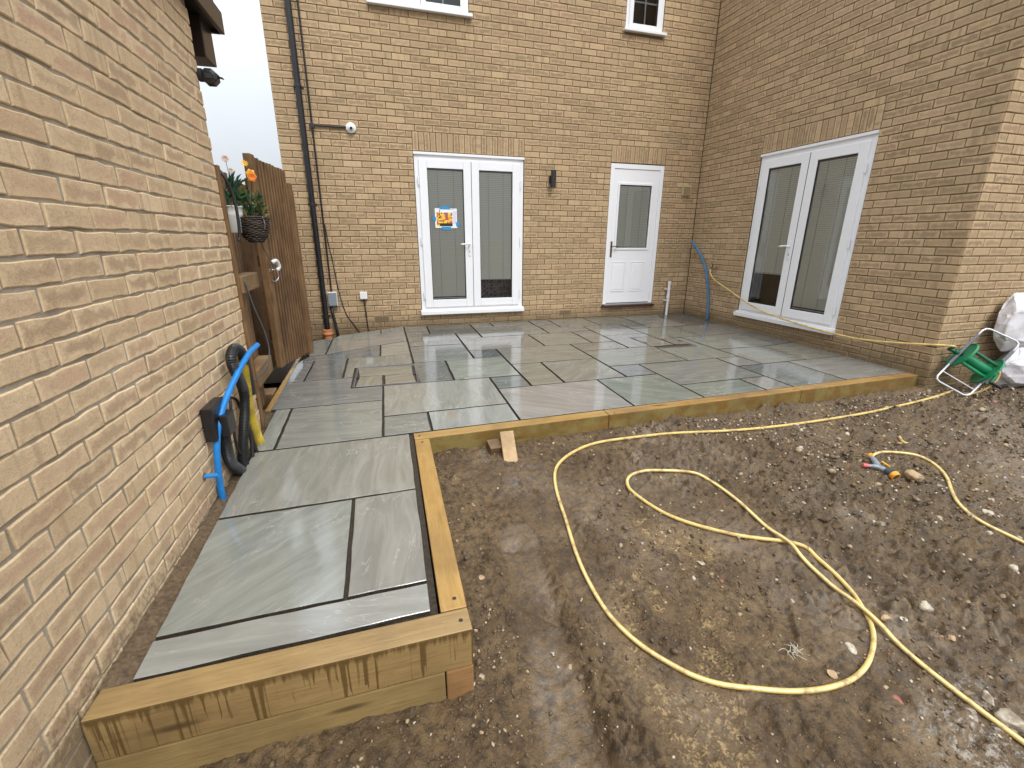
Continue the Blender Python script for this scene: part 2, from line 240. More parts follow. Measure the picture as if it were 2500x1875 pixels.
SLABS=[[(-5.802,-3.66),(-5.682,-3.657),(-5.031,-3.642),(-4.857,-3.638),(-4.878,-4.345),(-5.196,-4.35),(-5.808,-4.36)],[(-5.808,-4.36),(-5.196,-4.35),(-5.206,-5.038),(-5.814,-5.044)],[(-5.196,-4.35),(-4.878,-4.345),(-4.899,-5.035),(-5.206,-5.038)],[(-5.814,-5.044),(-5.206,-5.038),(-4.899,-5.035),(-4.904,-5.189),(-5.815,-5.2)],[(-5.796,-2.946),(-5.679,-2.945),(-5.682,-3.657),(-5.802,-3.66)],[(-5.679,-2.945),(-5.01,-2.938),(-5.021,-3.295),(-5.031,-3.642),(-5.682,-3.657)],[(-5.839,-2.274),(-5.678,-2.27),(-5.349,-2.262),(-5.253,-2.26),(-5.262,-2.574),(-5.0,-2.578),(-5.01,-2.938),(-5.679,-2.945),(-5.796,-2.946),(-5.858,-2.947)],[(-5.0,-2.578),(-4.687,-2.582),(-4.373,-2.586),(-4.044,-2.591),(-4.054,-2.922),(-4.064,-3.278),(-4.698,-3.289),(-5.021,-3.295),(-5.01,-2.938)],[(-5.021,-3.295),(-4.698,-3.289),(-4.708,-3.635),(-4.857,-3.638),(-5.031,-3.642)],[(-4.698,-3.289),(-4.064,-3.278),(-4.074,-3.62),(-4.708,-3.635)],[(-4.054,-2.922),(-3.742,-2.918),(-3.423,-2.915),(-3.101,-2.912),(-3.122,-3.598),(-4.074,-3.62),(-4.064,-3.278)],[(-3.101,-2.912),(-2.787,-2.908),(-2.447,-2.905),(-2.449,-3.245),(-2.451,-3.583),(-3.122,-3.598)],[(-5.796,-0.644),(-5.545,-0.522),(-5.551,-0.723),(-5.569,-1.325),(-5.736,-1.384),(-5.793,-1.026)],[(-5.545,-0.522),(-5.486,-0.389),(-4.958,-0.131),(-4.965,-0.413),(-5.551,-0.723)],[(-4.958,-0.131),(-4.647,0.018),(-4.651,-0.246),(-4.965,-0.413)],[(-5.551,-0.723),(-4.965,-0.413),(-4.651,-0.246),(-4.657,-0.561),(-4.663,-0.889),(-4.985,-1.04),(-5.404,-1.245),(-5.569,-1.325)],[(-5.736,-1.384),(-5.569,-1.325),(-5.404,-1.245),(-4.985,-1.04),(-5.0,-1.556),(-5.332,-1.566),(-5.657,-1.576),(-5.821,-1.625)],[(-4.985,-1.04),(-4.663,-0.889),(-4.668,-1.212),(-4.674,-1.546),(-5.0,-1.556)],[(-5.821,-1.625),(-5.657,-1.576),(-5.678,-2.27),(-5.839,-2.274)],[(-5.657,-1.576),(-5.332,-1.566),(-5.349,-2.262),(-5.678,-2.27)],[(-5.332,-1.566),(-5.0,-1.556),(-4.674,-1.546),(-4.68,-1.914),(-4.695,-1.947),(-5.243,-1.956),(-5.253,-2.26),(-5.349,-2.262)],[(-4.647,0.018),(-4.33,0.015),(-4.347,-0.571),(-4.657,-0.561),(-4.651,-0.246)],[(-4.33,0.015),(-3.706,0.008),(-3.712,-0.288),(-3.719,-0.622),(-4.019,-0.613),(-4.347,-0.571)],[(-3.706,0.008),(-3.401,0.005),(-3.408,-0.297),(-3.712,-0.288)],[(-3.401,0.005),(-2.796,-0.002),(-2.805,-0.315),(-3.408,-0.297)],[(-3.712,-0.288),(-3.408,-0.297),(-2.805,-0.315),(-2.791,-0.583),(-2.801,-0.919),(-3.101,-0.927),(-3.725,-0.942),(-3.719,-0.622)],[(-4.019,-0.613),(-3.719,-0.622),(-3.725,-0.942),(-4.023,-0.91)],[(-4.657,-0.561),(-4.347,-0.571),(-4.019,-0.613),(-4.023,-0.91),(-4.029,-1.232),(-4.668,-1.212),(-4.663,-0.889)],[(-4.668,-1.212),(-4.029,-1.232),(-4.034,-1.566),(-4.04,-1.903),(-4.353,-1.908),(-4.68,-1.914),(-4.674,-1.546)],[(-4.023,-0.91),(-3.725,-0.942),(-3.101,-0.927),(-3.103,-1.566),(-3.713,-1.566),(-4.034,-1.566),(-4.029,-1.232)],[(-3.101,-0.927),(-2.801,-0.919),(-2.467,-0.911),(-2.478,-1.565),(-2.78,-1.566),(-3.103,-1.566)],[(-4.034,-1.566),(-3.713,-1.566),(-3.72,-1.897),(-4.04,-1.903)],[(-3.713,-1.566),(-3.103,-1.566),(-2.78,-1.566),(-2.782,-1.909),(-2.783,-2.229),(-3.402,-2.229),(-3.727,-2.228),(-3.72,-1.897)],[(-4.353,-1.908),(-4.04,-1.903),(-3.72,-1.897),(-3.727,-2.228),(-3.735,-2.595),(-4.044,-2.591),(-4.373,-2.586)],[(-4.68,-1.914),(-4.353,-1.908),(-4.373,-2.586),(-4.687,-2.582),(-4.695,-1.947)],[(-4.044,-2.591),(-3.735,-2.595),(-3.742,-2.918),(-4.054,-2.922)],[(-3.727,-2.228),(-3.402,-2.229),(-3.423,-2.915),(-3.742,-2.918),(-3.735,-2.595)],[(-3.402,-2.229),(-2.783,-2.229),(-2.785,-2.556),(-2.787,-2.908),(-3.101,-2.912),(-3.423,-2.915)],[(-2.785,-2.556),(-2.445,-2.559),(-2.447,-2.905),(-2.787,-2.908)],[(-2.796,-0.002),(-2.477,-0.005),(-2.486,-0.574),(-2.791,-0.583),(-2.805,-0.315)],[(-2.477,-0.005),(-1.884,-0.012),(-1.869,-0.583),(-2.162,-0.633),(-2.486,-0.574)],[(-1.884,-0.012),(-1.264,-0.018),(-1.229,-0.336),(-1.237,-0.583),(-1.555,-0.621),(-1.869,-0.583)],[(-2.791,-0.583),(-2.486,-0.574),(-2.162,-0.633),(-2.165,-0.904),(-2.467,-0.911),(-2.801,-0.919)],[(-2.467,-0.911),(-2.165,-0.904),(-2.169,-1.252),(-2.173,-1.565),(-2.478,-1.565)],[(-2.162,-0.633),(-1.869,-0.583),(-1.555,-0.621),(-1.553,-0.93),(-1.551,-1.241),(-2.169,-1.252),(-2.165,-0.904)],[(-1.555,-0.621),(-1.237,-0.583),(-1.247,-0.935),(-1.553,-0.93)],[(-1.264,-0.018),(-0.527,-0.026),(-0.619,-0.341),(-1.229,-0.336)],[(-1.229,-0.336),(-0.619,-0.341),(-0.601,-0.915),(-0.87,-0.941),(-1.247,-0.935),(-1.237,-0.583)],[(-0.527,-0.026),(-0.026,-0.031),(-0.0,-0.897),(-0.601,-0.915),(-0.619,-0.341)],[(-1.553,-0.93),(-1.247,-0.935),(-0.87,-0.941),(-0.889,-1.579),(-1.212,-1.587),(-1.318,-1.59),(-1.318,-1.46),(-1.549,-1.453),(-1.551,-1.241)],[(-0.87,-0.941),(-0.601,-0.915),(-0.0,-0.897),(0.019,-1.531),(-0.249,-1.561),(-0.889,-1.579)],[(-2.169,-1.252),(-1.551,-1.241),(-1.549,-1.453),(-1.879,-1.443),(-1.865,-1.92),(-2.177,-1.916),(-2.173,-1.565)],[(-1.212,-1.587),(-0.889,-1.579),(-0.249,-1.561),(-0.295,-2.015),(-0.288,-2.225),(-0.545,-2.259),(-1.195,-2.239)],[(-1.318,-1.59),(-1.212,-1.587),(-1.195,-2.239),(-1.187,-2.57),(-1.491,-2.567),(-1.846,-2.564),(-1.862,-2.017),(-1.319,-2.033)],[(-2.782,-1.909),(-2.177,-1.916),(-1.865,-1.92),(-1.862,-2.017),(-1.846,-2.564),(-2.445,-2.559),(-2.785,-2.556),(-2.783,-2.229)],[(-2.78,-1.566),(-2.478,-1.565),(-2.173,-1.565),(-2.177,-1.916),(-2.782,-1.909)],[(-2.445,-2.559),(-1.846,-2.564),(-1.491,-2.567),(-1.489,-2.894),(-1.487,-3.235),(-1.792,-3.238),(-2.449,-3.245),(-2.447,-2.905)],[(-1.491,-2.567),(-1.187,-2.57),(-1.178,-2.885),(-1.489,-2.894)],[(-2.449,-3.245),(-1.792,-3.238),(-1.791,-3.568),(-2.451,-3.583)],[(-1.792,-3.238),(-1.487,-3.235),(-1.485,-3.561),(-1.791,-3.568)],[(-1.489,-2.894),(-1.178,-2.885),(-0.835,-2.876),(-0.824,-3.545),(-1.485,-3.561),(-1.487,-3.235)],[(-1.195,-2.239),(-0.545,-2.259),(-0.547,-2.869),(-0.835,-2.876),(-1.178,-2.885),(-1.187,-2.57)],[(-0.249,-1.561),(0.019,-1.531),(0.038,-2.178),(-0.288,-2.225),(-0.295,-2.015)],[(-0.545,-2.259),(-0.288,-2.225),(0.038,-2.178),(0.059,-2.853),(-0.547,-2.869)],[(-0.835,-2.876),(-0.547,-2.869),(0.059,-2.853),(0.079,-3.525),(-0.824,-3.545)]]
TRAYS=[[(-5.232,-1.96),(-4.662,-1.958),(-4.683,-2.583),(-5.259,-2.565)],[(-1.869,-1.442),(-1.327,-1.469),(-1.321,-2.035),(-1.877,-2.01)]]
TPIECES=[[(-5.221,-1.985),(-4.705,-1.996),(-4.714,-2.273),(-4.98,-2.265),(-5.204,-2.249)],[(-5.204,-2.258),(-4.997,-2.269),(-5.004,-2.544),(-5.233,-2.552)],[(-4.975,-2.272),(-4.714,-2.278),(-4.709,-2.549),(-4.982,-2.539)],[(-1.851,-1.464),(-1.56,-1.464),(-1.559,-1.597),(-1.543,-1.899),(-1.864,-1.92)],[(-1.546,-1.463),(-1.346,-1.473),(-1.319,-1.602),(-1.538,-1.598)],[(-1.518,-1.616),(-1.318,-1.615),(-1.326,-1.916),(-1.53,-1.902)]]
HOSE_GROUND=[(0.647,-3.699),(0.241,-3.801),(-0.279,-3.891),(-0.943,-3.956),(-1.49,-3.976),(-1.978,-3.983),(-2.404,-3.96),(-2.794,-3.921),(-3.172,-3.889),(-3.464,-3.868),(-3.656,-3.887),(-3.831,-3.965),(-3.956,-4.063),(-4.023,-4.175),(-4.072,-4.349),(-4.104,-4.544),(-4.144,-4.745),(-4.163,-4.922),(-4.16,-5.105),(-4.128,-5.228),(-4.08,-5.327),(-4.028,-5.405),(-3.973,-5.471),(-3.897,-5.531),(-3.782,-5.586),(-3.655,-5.629),(-3.527,-5.651),(-3.409,-5.648),(-3.288,-5.619),(-3.181,-5.565),(-3.094,-5.496),(-3.033,-5.41),(-2.99,-5.324),(-2.972,-5.215),(-2.983,-5.121),(-2.989,-5.071),(-3.044,-5.008),(-3.164,-4.943),(-3.286,-4.877),(-3.432,-4.761),(-3.532,-4.648),(-3.594,-4.509),(-3.619,-4.392),(-3.584,-4.305),(-3.492,-4.262),(-3.318,-4.283),(-3.15,-4.343),(-3.084,-4.44),(-3.057,-4.574),(-3.059,-4.765),(-3.065,-4.968),(-3.057,-5.133),(-3.05,-5.279),(-3.056,-5.417),(-3.075,-5.549),(-3.086,-5.678),(-3.083,-5.813),(-3.075,-5.978),(-3.065,-6.091)]
HOSE_END=[(-1.762,-4.484),(-1.619,-4.451),(-1.48,-4.483),(-1.378,-4.556),(-1.379,-4.661),(-1.469,-4.786),(-1.614,-4.901),(-1.717,-5.012),(-1.766,-5.145),(-1.739,-5.323),(-1.728,-5.527)]
HOSE_BIT=[(-1.23,-4.319),(-1.27,-4.353),(-1.3,-4.388),(-1.31,-4.418),(-1.297,-4.423)]
STONES=[(-4.451,-5.232,0.026),(-4.406,-5.302,0.02),(-4.451,-5.289,0.015),(-4.789,-5.277,0.026),(-4.641,-4.819,0.032),(-4.746,-5.257,0.023),(-4.725,-5.06,0.016),(-4.791,-5.45,0.014),(-4.235,-5.035,0.02),(-1.723,-4.749,0.099),(-2.748,-5.48,0.058),(-3.276,-5.544,0.048),(-3.297,-5.745,0.042),(-3.003,-5.849,0.052),(-3.563,-4.987,0.032),(-2.801,-5.269,0.027),(-2.07,-5.446,0.049),(-1.804,-5.217,0.05),(-2.379,-5.02,0.036),(-2.628,-5.319,0.028),(-2.834,-5.631,0.037),(-3.462,-5.615,0.035),(-2.571,-5.537,0.023),(-3.302,-5.289,0.024),(-3.283,-5.179,0.015),(-3.021,-5.93,0.086),(-3.065,-5.918,0.042),(-3.022,-5.495,0.038),(-2.967,-5.526,0.027),(-3.582,-5.279,0.024),(-1.591,-5.087,0.066),(-1.593,-4.83,0.044),(-2.751,-4.942,0.077),(-2.695,-4.986,0.052),(-2.875,-5.005,0.027),(-3.547,-5.114,0.021)]
# ---------------- object helpers
COL=S.collection
def setmesh(me,attrs):
    for nm,(ty,arr) in attrs.items():
        a=me.attributes.new(nm,ty,'POINT'); a.data.foreach_set('vector' if ty=='FLOAT_VECTOR' else 'color',np.asarray(arr,np.float32).ravel())
def link(o,parent=None):
    COL.objects.link(o)
    if parent is not None: o.parent=parent
    return o
def tag(o,label=None,cat=None,group=None,kind=None):
    for k,v in (('label',label),('category',cat),('group',group),('kind',kind)):
        if v: o[k]=v
    return o
def wloc(o):
    l=Vector((0,0,0))
    while o is not None: l+=o.location; o=o.parent
    return l
def thing(name,label,cat,loc,group=None):
    o=bpy.data.objects.new(name,None); o.empty_display_size=.1; o.location=loc; link(o); return tag(o,label,cat,group)
def mk(name,vs,fs,mat,parent=None,smooth=False,attrs=None,base=None,bevel=0,seg=2):
    """one mesh object; vs in world coordinates"""
    vs=np.asarray(vs,float).reshape(-1,3)
    org=wloc(parent) if parent is not None else Vector(base if base is not None else vs.mean(0)*0+np.array([vs[:,0].mean(),vs[:,1].mean(),vs[:,2].min()]))
    me=bpy.data.meshes.new(name); me.from_pydata((vs-np.array(org)).tolist(),[],fs); 
    if attrs: setmesh(me,attrs)
    mats=mat if isinstance(mat,list) else [mat]
    for q in mats: me.materials.append(q)
    if smooth: me.polygons.foreach_set('use_smooth',[True]*len(me.polygons))
    o=bpy.data.objects.new(name,me)
    if parent is None: o.location=org
    link(o,parent)
    if bevel:
        bm=bmesh.new(); bm.from_mesh(me); bmesh.ops.bevel(bm,geom=bm.edges[:],offset=bevel,segments=seg,affect='EDGES',profile=.6); bm.to_mesh(me); bm.free()
    return o
class G:
    def __init__(s): s.v=[];s.f=[]
    def add(s,vs,fs):
        k=len(s.v); s.v+=[tuple(x) for x in vs]; s.f+=[tuple(i+k for i in f) for f in fs]; return s
    def box(s,x0,x1,y0,y1,z0,z1):
        x0,x1=min(x0,x1),max(x0,x1);y0,y1=min(y0,y1),max(y0,y1);z0,z1=min(z0,z1),max(z0,z1)
        return s.add([(x0,y0,z0),(x1,y0,z0),(x1,y1,z0),(x0,y1,z0),(x0,y0,z1),(x1,y0,z1),(x1,y1,z1),(x0,y1,z1)],[(0,3,2,1),(4,5,6,7),(0,1,5,4),(1,2,6,5),(2,3,7,6),(3,0,4,7)])
    def prism(s,poly,z0,z1):
        n=len(poly); fz=(lambda p,z:z(p) if callable(z) else z)
        a=sum(poly[i][0]*poly[(i+1)%n][1]-poly[(i+1)%n][0]*poly[i][1] for i in range(n))
        if a<0: poly=poly[::-1]
        return s.add([(p[0],p[1],fz(p,z0)) for p in poly]+[(p[0],p[1],fz(p,z1)) for p in poly],[tuple(range(n-1,-1,-1)),tuple(range(n,2*n))]+[(i,(i+1)%n,n+(i+1)%n,n+i) for i in range(n)])
    def tube(s,pts,r,n=10,cap=True):
        P=[Vector(p) for p in pts]; T=[]
        for i in range(len(P)): T.append((P[min(i+1,len(P)-1)]-P[max(i-1,0)]).normalized())
        u=T[0].orthogonal().normalized(); k=len(s.v); R=r if hasattr(r,'__len__') else [r]*len(P)
        s.tu=getattr(s,'tu',[])
        for i,p in enumerate(P):
            u=(u-T[i]*u.dot(T[i])).normalized(); w=T[i].cross(u)
            for j in range(n):
                a=2*math.pi*j/n; s.v.append(tuple(p+(u*math.cos(a)+w*math.sin(a))*R[i])); s.tu.append((j/n,i,0))
        for i in range(len(P)-1):
            for j in range(n): a=k+i*n+j;b=k+i*n+(j+1)%n; s.f.append((a,b,b+n,a+n))
        if cap: s.f.append(tuple(k+j for j in range(n-1,-1,-1))); s.f.append(tuple(k+(len(P)-1)*n+j for j in range(n)))
        return s
    def lathe(s,c,ax,prof,n=20):
        ax=Vector(ax).normalized(); return s.tube([Vector(c)+ax*h for h,r in prof],[max(r,1e-4) for h,r in prof],n)
    def make(s,name,mat,parent=None,**k): return mk(name,s.v,s.f,mat,parent,**k)
def spline(pts,n=8):
    """Catmull-Rom through pts"""
    P=[Vector(p) for p in pts]; P=[P[0]*2-P[1]]+P+[P[-1]*2-P[-2]]; o=[]
    for i in range(1,len(P)-2):
        for t in range(n):
            t/=n; a,b,c,d=P[i-1:i+3]; o.append(.5*((2*b)+(-a+c)*t+(2*a-5*b+4*c-d)*t*t+(-a+3*b-3*c+d)*t**3))
    return o+[P[-2]]
# ---------------- terrain height
def vn(x,y,seed):
    xi=np.floor(x);yi=np.floor(y);fx=x-xi;fy=y-yi;fx=fx*fx*(3-2*fx);fy=fy*fy*(3-2*fy)
    h=lambda a,b:np.modf(np.abs(np.sin(a*127.1+b*311.7+seed*74.7)*43758.5453))[0]
    return (h(xi,yi)*(1-fx)+h(xi+1,yi)*fx)*(1-fy)+(h(xi,yi+1)*(1-fx)+h(xi+1,yi+1)*fx)*fy-.5
def fbm(x,y,f,o,seed,g=.5):
    r=0;a=1
    for k in range(o): r=r+a*vn(x*f+k*3.1,y*f-k*1.7,seed+k); f*=2.03; a*=g
    return r
def sstep(a,b,x): t=np.clip((x-a)/(b-a),0,1); return t*t*(3-2*t)
def segd(x,y,a,b):
    ax,ay=a;bx,by=b;dx,dy=bx-ax,by-ay;L2=dx*dx+dy*dy;t=np.clip(((x-ax)*dx+(y-ay)*dy)/L2,0,1)
    return np.hypot(x-ax-t*dx,y-ay-t*dy),t*math.sqrt(L2),((x-ax)*-dy+(y-ay)*dx)/math.sqrt(L2)
TRK=[((-4.40,-4.62),(-4.56,-5.9),.11),((-4.20,-4.45),(-4.10,-6.1),.12),((-3.75,-4.6),(-4.02,-6.1),.10)]
HSEG=[(a,b) for h in (HOSE_GROUND[::2]+[HOSE_GROUND[-1]],HOSE_END,[(-1.78,-4.49),(-1.84,-4.60),(-1.86,-4.74)],[(-1.945,-4.57),(-1.84,-4.60)],HOSE_BIT) for a,b in zip(h,h[1:]) if a!=b]
def hosed(x,y):
    """distance to the hose, which has pressed the mud flat under it"""
    d=np.full(np.shape(x),9.); m=(x>-4.7)&(x<.9)&(y<-3.6)&(y>-6.6)
    xm,ym=x[m],y[m]; dm=np.full(xm.shape,9.)
    for a,b in HSEG:
        n=(xm>min(a[0],b[0])-.1)&(xm<max(a[0],b[0])+.1)&(ym>min(a[1],b[1])-.1)&(ym<max(a[1],b[1])+.1)
        if n.any(): dm[n]=np.minimum(dm[n],segd(xm[n],ym[n],a,b)[0])
    d[m]=dm; return d
def mudh(x,y):
    x=np.asarray(x,float);y=np.asarray(y,float)
    s=-3.7-y; z=-.185-.122*np.clip(s,0,1.6)-.03*np.clip(s-1.6,0,4)
    z=z+.030*fbm(x,y,1.3,2,1)
    rough=sstep(-.12,.28,fbm(x,y,1.7,3,5)+.16*sstep(-3.9,-2.6,x)-.10*sstep(-4.6,-3.6,y))
    w=x+.05*fbm(x,y,6,2,31); v=y+.05*fbm(x,y,6,2,37)
    cl=np.abs(fbm(w,v,8,4,9)); z=z+(cl-.2)*(.016+.036*rough); z=z+(np.abs(fbm(v,w,19,3,29))-.2)*(.020+.046*rough)
    lump=np.clip(fbm(x,y,13,2,131)-.12,0,1); z=z+lump*(.02+.075*rough)
    cr=1-np.abs(fbm(w*1.4,v,6,3,19))*6; z=z-.016*np.clip(cr,0,1)**2*(.3+rough)
    z=z+fbm(x,y,46,3,17)*(.010+.016*rough)
    # smeared, flattened wheel tracks with tread chevrons
    for a,b,hw in TRK:
        d,t,sd=segd(x,y,a,b); m=1-sstep(hw*.75,hw*1.25,d+.03*fbm(x,y,5,2,41))
        z0=-.185-.122*np.clip(s,0,1.6)-.03*np.clip(s-1.6,0,4)-.018
        ch=np.maximum(0,np.sin((t+np.abs(sd)*.8)*2*np.pi/.055))**6*.007*(np.abs(sd)>.015)
        z=z*(1-.72*m)+(z0+ch*sstep(-.1,.15,fbm(x,y,4,2,47))+.005*fbm(x,y,11,2,43))*.72*m
        z=z+.018*np.exp(-((d-hw*1.3)/.03)**2)*(.6+fbm(x,y,7,2,53))
    d=hosed(x,y); zb=-.183-.122*np.clip(s,0,1.6)-.03*np.clip(s-1.6,0,4)+.030*fbm(x,y,1.3,2,1); z=zb+(z-zb)*(.3+.7*sstep(.012,.07,d))
    d,_,_=segd(x,y,(-2.9,-5.02),(-2.72,-4.95)); z=z+.055*np.exp(-(d/.10)**2)*(1+1.6*fbm(x,y,14,3,61))
    d,_,_=segd(x,y,(-4.44,-5.02),(-4.33,-5.13)); z=z-.045*np.exp(-(d/.028)**2)
    d,_,_=segd(x,y,(-4.60,-4.62),(-4.42,-4.66)); z=z-.030*np.exp(-(d/.03)**2)
    d,_,_=segd(x,y,(-3.62,-5.86),(-3.30,-5.62)); z=z-.02*np.exp(-(d/.03)**2)
    for (fx_,fy_,an) in ((-3.55,-4.35,.5),(-3.2,-4.75,.3),(-3.95,-4.75,2.6),(-3.42,-5.35,.9),(-3.75,-5.85,1.9),(-2.6,-4.4,.2),(-2.2,-4.95,2.4),(-2.95,-5.6,1.2),(-4.25,-4.25,2.1),(-1.6,-4.3,.4)):
        c_,s_=math.cos(an),math.sin(an); a_=(x-fx_)*c_+(y-fy_)*s_; b_=-(x-fx_)*s_+(y-fy_)*c_
        e_=np.hypot(a_/.145,b_/(.05-.012*np.cos(a_*18))); m_=1-sstep(.8,1.05,e_)
        z=z*(1-m_*.8)+m_*.8*(zb-.022+.010*(np.sin(a_*2*np.pi/.032+np.abs(b_)*60)>.1))+.014*np.exp(-((e_-1.15)/.12)**2)
    # banked against the timbers and walls
    e=np.minimum(np.abs(y+3.72)+10*(x<-4.7),1); z=z+.012*np.exp(-(e/.05)**2)
    return z
def mh(x,y): return float(mudh(np.array([x]),np.array([y]))[0])
# ---------------- ground
def grid(x0,x1,y0,y1,st,name,kind='structure'):
    nx=int(round((x1-x0)/st))+1; ny=int(round((y1-y0)/st))+1
    X,Y=np.meshgrid(np.linspace(x0,x1,nx),np.linspace(y0,y1,ny)); X=X.ravel();Y=Y.ravel(); Z=mudh(X,Y)
    return X,Y,Z,nx,ny
def quads(nx,ny):
    i=np.arange(nx-1)[None,:]+np.arange(ny-1)[:,None]*nx; i=i.ravel(); return np.stack([i,i+1,i+1+nx,i+nx],1)
def mudmask(X,Y):
    sand=np.zeros_like(X)
    for a,b,r in [((-3.70,-4.66),(-3.52,-4.92),.11),((-4.03,-5.02),(-4.16,-5.38),.07),((-3.75,-5.3),(-4.05,-5.75),.12),((-4.12,-5.5),(-4.12,-6.1),.10),((-3.9,-4.95),(-3.9,-5.15),.06)]:
        d,_,_=segd(X,Y,a,b); sand=np.maximum(sand,1-sstep(r*.35,r*1.1,d+.06*fbm(X,Y,5,3,71)))
    wet=np.zeros_like(X)
    for a,b,hw in TRK[:2]:
        d,_,_=segd(X,Y,a,b); wet=np.maximum(wet,(1-sstep(hw*.5,hw*1.1,d+.04*fbm(X,Y,5,3,77)))*(1 if hw==.11 else .35))
    wet=wet*(.45+.9*np.clip(fbm(X,Y,3.5,3,101)+.3,0,.6)); wet=np.maximum(wet,.6*sstep(.05,.3,fbm(X,Y,1.1,3,83)))
    d,_,_=segd(X,Y,(-4.35,-3.95),(-4.05,-4.35)); wet=np.maximum(wet,.7*(1-sstep(.1,.3,d+.1*fbm(X,Y,4,3,99))))
    chalk=.9*sstep(.0,.5,1-np.hypot((X+3.15)/.32,(Y+5.95)/.32)+.4*fbm(X,Y,4,3,91))+.22*sstep(-3.2,-1.5,X)
    return np.stack([sand,wet,chalk],1)
def build_ground():
    vs=[];fs=[];k=0
    xs=np.concatenate([np.linspace(-400,-12,10),np.linspace(-11,-6.05,12),np.arange(-5.98,-2.2,.0085),np.arange(-2.2,.9,.016),np.arange(.9,4,.05),np.linspace(4.2,14,18),np.linspace(20,400,10)])
    ys=np.concatenate([np.linspace(-400,-14,10),np.linspace(-13,-6.75,16),np.arange(-6.7,-4.6,.0085),np.arange(-4.6,-3.45,.011),np.linspace(-3.4,-.0,6),np.linspace(4,400,10)])
    X,Y=np.meshgrid(xs,ys); nx,ny=len(xs),len(ys); X=X.ravel();Y=Y.ravel(); Z=mudh(X,Y)
    Z=np.where(Y>-3.45,-.42,Z); far=np.maximum(np.abs(X+3)-8,np.abs(Y+5)-6); Z=np.where(far>0,np.minimum(Z,-.42),Z)
    Z=np.where((X<-5.9),-.40,Z)
    me=bpy.data.meshes.new('muddy_ground'); q=quads(nx,ny)
    me.vertices.add(len(X)); me.vertices.foreach_set('co',np.stack([X,Y,Z],1).astype(np.float32).ravel())
    me.loops.add(q.size); me.loops.foreach_set('vertex_index',q.astype(np.int32).ravel())
    me.polygons.add(len(q)); me.polygons.foreach_set('loop_start',(np.arange(len(q))*4).astype(np.int32)); me.polygons.foreach_set('loop_total',np.full(len(q),4,np.int32))
    me.update(calc_edges=True); me.polygons.foreach_set('use_smooth',[True]*len(q))
    setmesh(me,{'mask':('FLOAT_VECTOR',mudmask(X,Y))}); me.materials.append(MUD)
    o=bpy.data.objects.new('muddy_ground',me); link(o); tag(o,kind='structure')
build_ground()
FALL=.01694
pz=lambda y,o=0: FALL*y+o
# ---------------- brickwork
Zc=lambda i:(30.0757-i)*.075
Z28,Z0=Zc(28),Zc(0)
XA=-.638; XD=XA-.907; XR=XD-1.334; XL=XR-1.5; XHL=-5.94; YC=-3.69; YA=-1.186; YB=YA-1.5
WIN=[(-4.775,-3.61,3.758,5.0),(-1.465,-.885,3.862,5.0)]   # upper windows x0,x1,z0,z1
def courses(u0,u1,phase,openings,soldiers,k0,k1,zoff=0,mode='stretch'):
    out=[]
    for k in range(k0,k1):
        a=Z28+.075*k+zoff; b=a+.075; iv=[(u0,u1)]
        for (p,q,c,d) in list(openings)+[(s[0],s[1],s[2],s[2]+.225) for s in soldiers]:
            if min(b,d)-max(a,c)>.03:
                nv=[]
                for (s,t) in iv:
                    if q<=s or p>=t: nv.append((s,t)); continue
                    if p>s: nv.append((s,p))
                    if q<t: nv.append((q,t))
                iv=nv
        off=phase+(.1125 if k%2 else 0)
        for (s,t) in iv:
            if t-s<.03: continue
            j=math.floor((s-off)/.225)+1; c=[s]
            while off+j*.225<t-.035:
                if off+j*.225>s+.035: c.append(off+j*.225)
                j+=1
            c.append(t)
            for m in range(len(c)-1): out.append((c[m],c[m+1],a,b,0))
    for (p,q,c) in soldiers:
        n=round((q-p)/.075); w=(q-p)/n
        for m in range(n): out.append((p+m*w,p+(m+1)*w,c,c+.225,1))
    return out
rb=random.Random(3)
def brick_geo(u0,u1,z0,z1,sold,O,U,Nn,n_mid,jit,proud):
    """front-bevelled brick with a hand-pressed, uneven arris"""
    j=.0048; a,b,c,d=u0+j,u1-j,z0+j,z1-j
    if sold: ml,ms=1,n_mid
    else: ml,ms=n_mid,1
    pts=[]
    def seg(p,q,m):
        for i in range(m):
            t=i/m; pts.append([p[0]+(q[0]-p[0])*t,p[1]+(q[1]-p[1])*t])
    seg((a,c),(b,c),ml+(0 if not sold else 0)); seg((b,c),(b,d),ms); seg((b,d),(a,d),ml); seg((a,d),(a,c),ms)
    for p in pts: p[0]+=rb.uniform(-jit,jit); p[1]+=rb.uniform(-jit,jit)
    n=len(pts); cx=(a+b)/2; cz=(c+d)/2; pr=rb.uniform(-proud,proud); V=[];A=[]
    hl=(b-a)/2; 
    for dep,ins in ((-.014,0),(-.0028+pr,0),(pr,.0034)):
        for p in pts:
            x=p[0]+ins*(1 if p[0]<cx else -1); z=p[1]+ins*(1 if p[1]<cz else -1)
            V.append((O[0]+U[0]*x+Nn[0]*dep,O[1]+U[1]*x+Nn[1]*dep,z)); A.append((x-cx,z-cz,hl) if not sold else (z-cz,x-cx,(d-c)/2))
    F=[]
    for r in (0,1):
        for i in range(n): q=(i+1)%n; F.append((r*n+i,r*n+q,(r+1)*n+q,(r+1)*n+i))
    F.append(tuple(2*n+i for i in range(n)))
    rn=(rb.random(),rb.random(),rb.random())
    return V,F,A,[rn]*len(V)
camv=Vector(tuple(CAM))
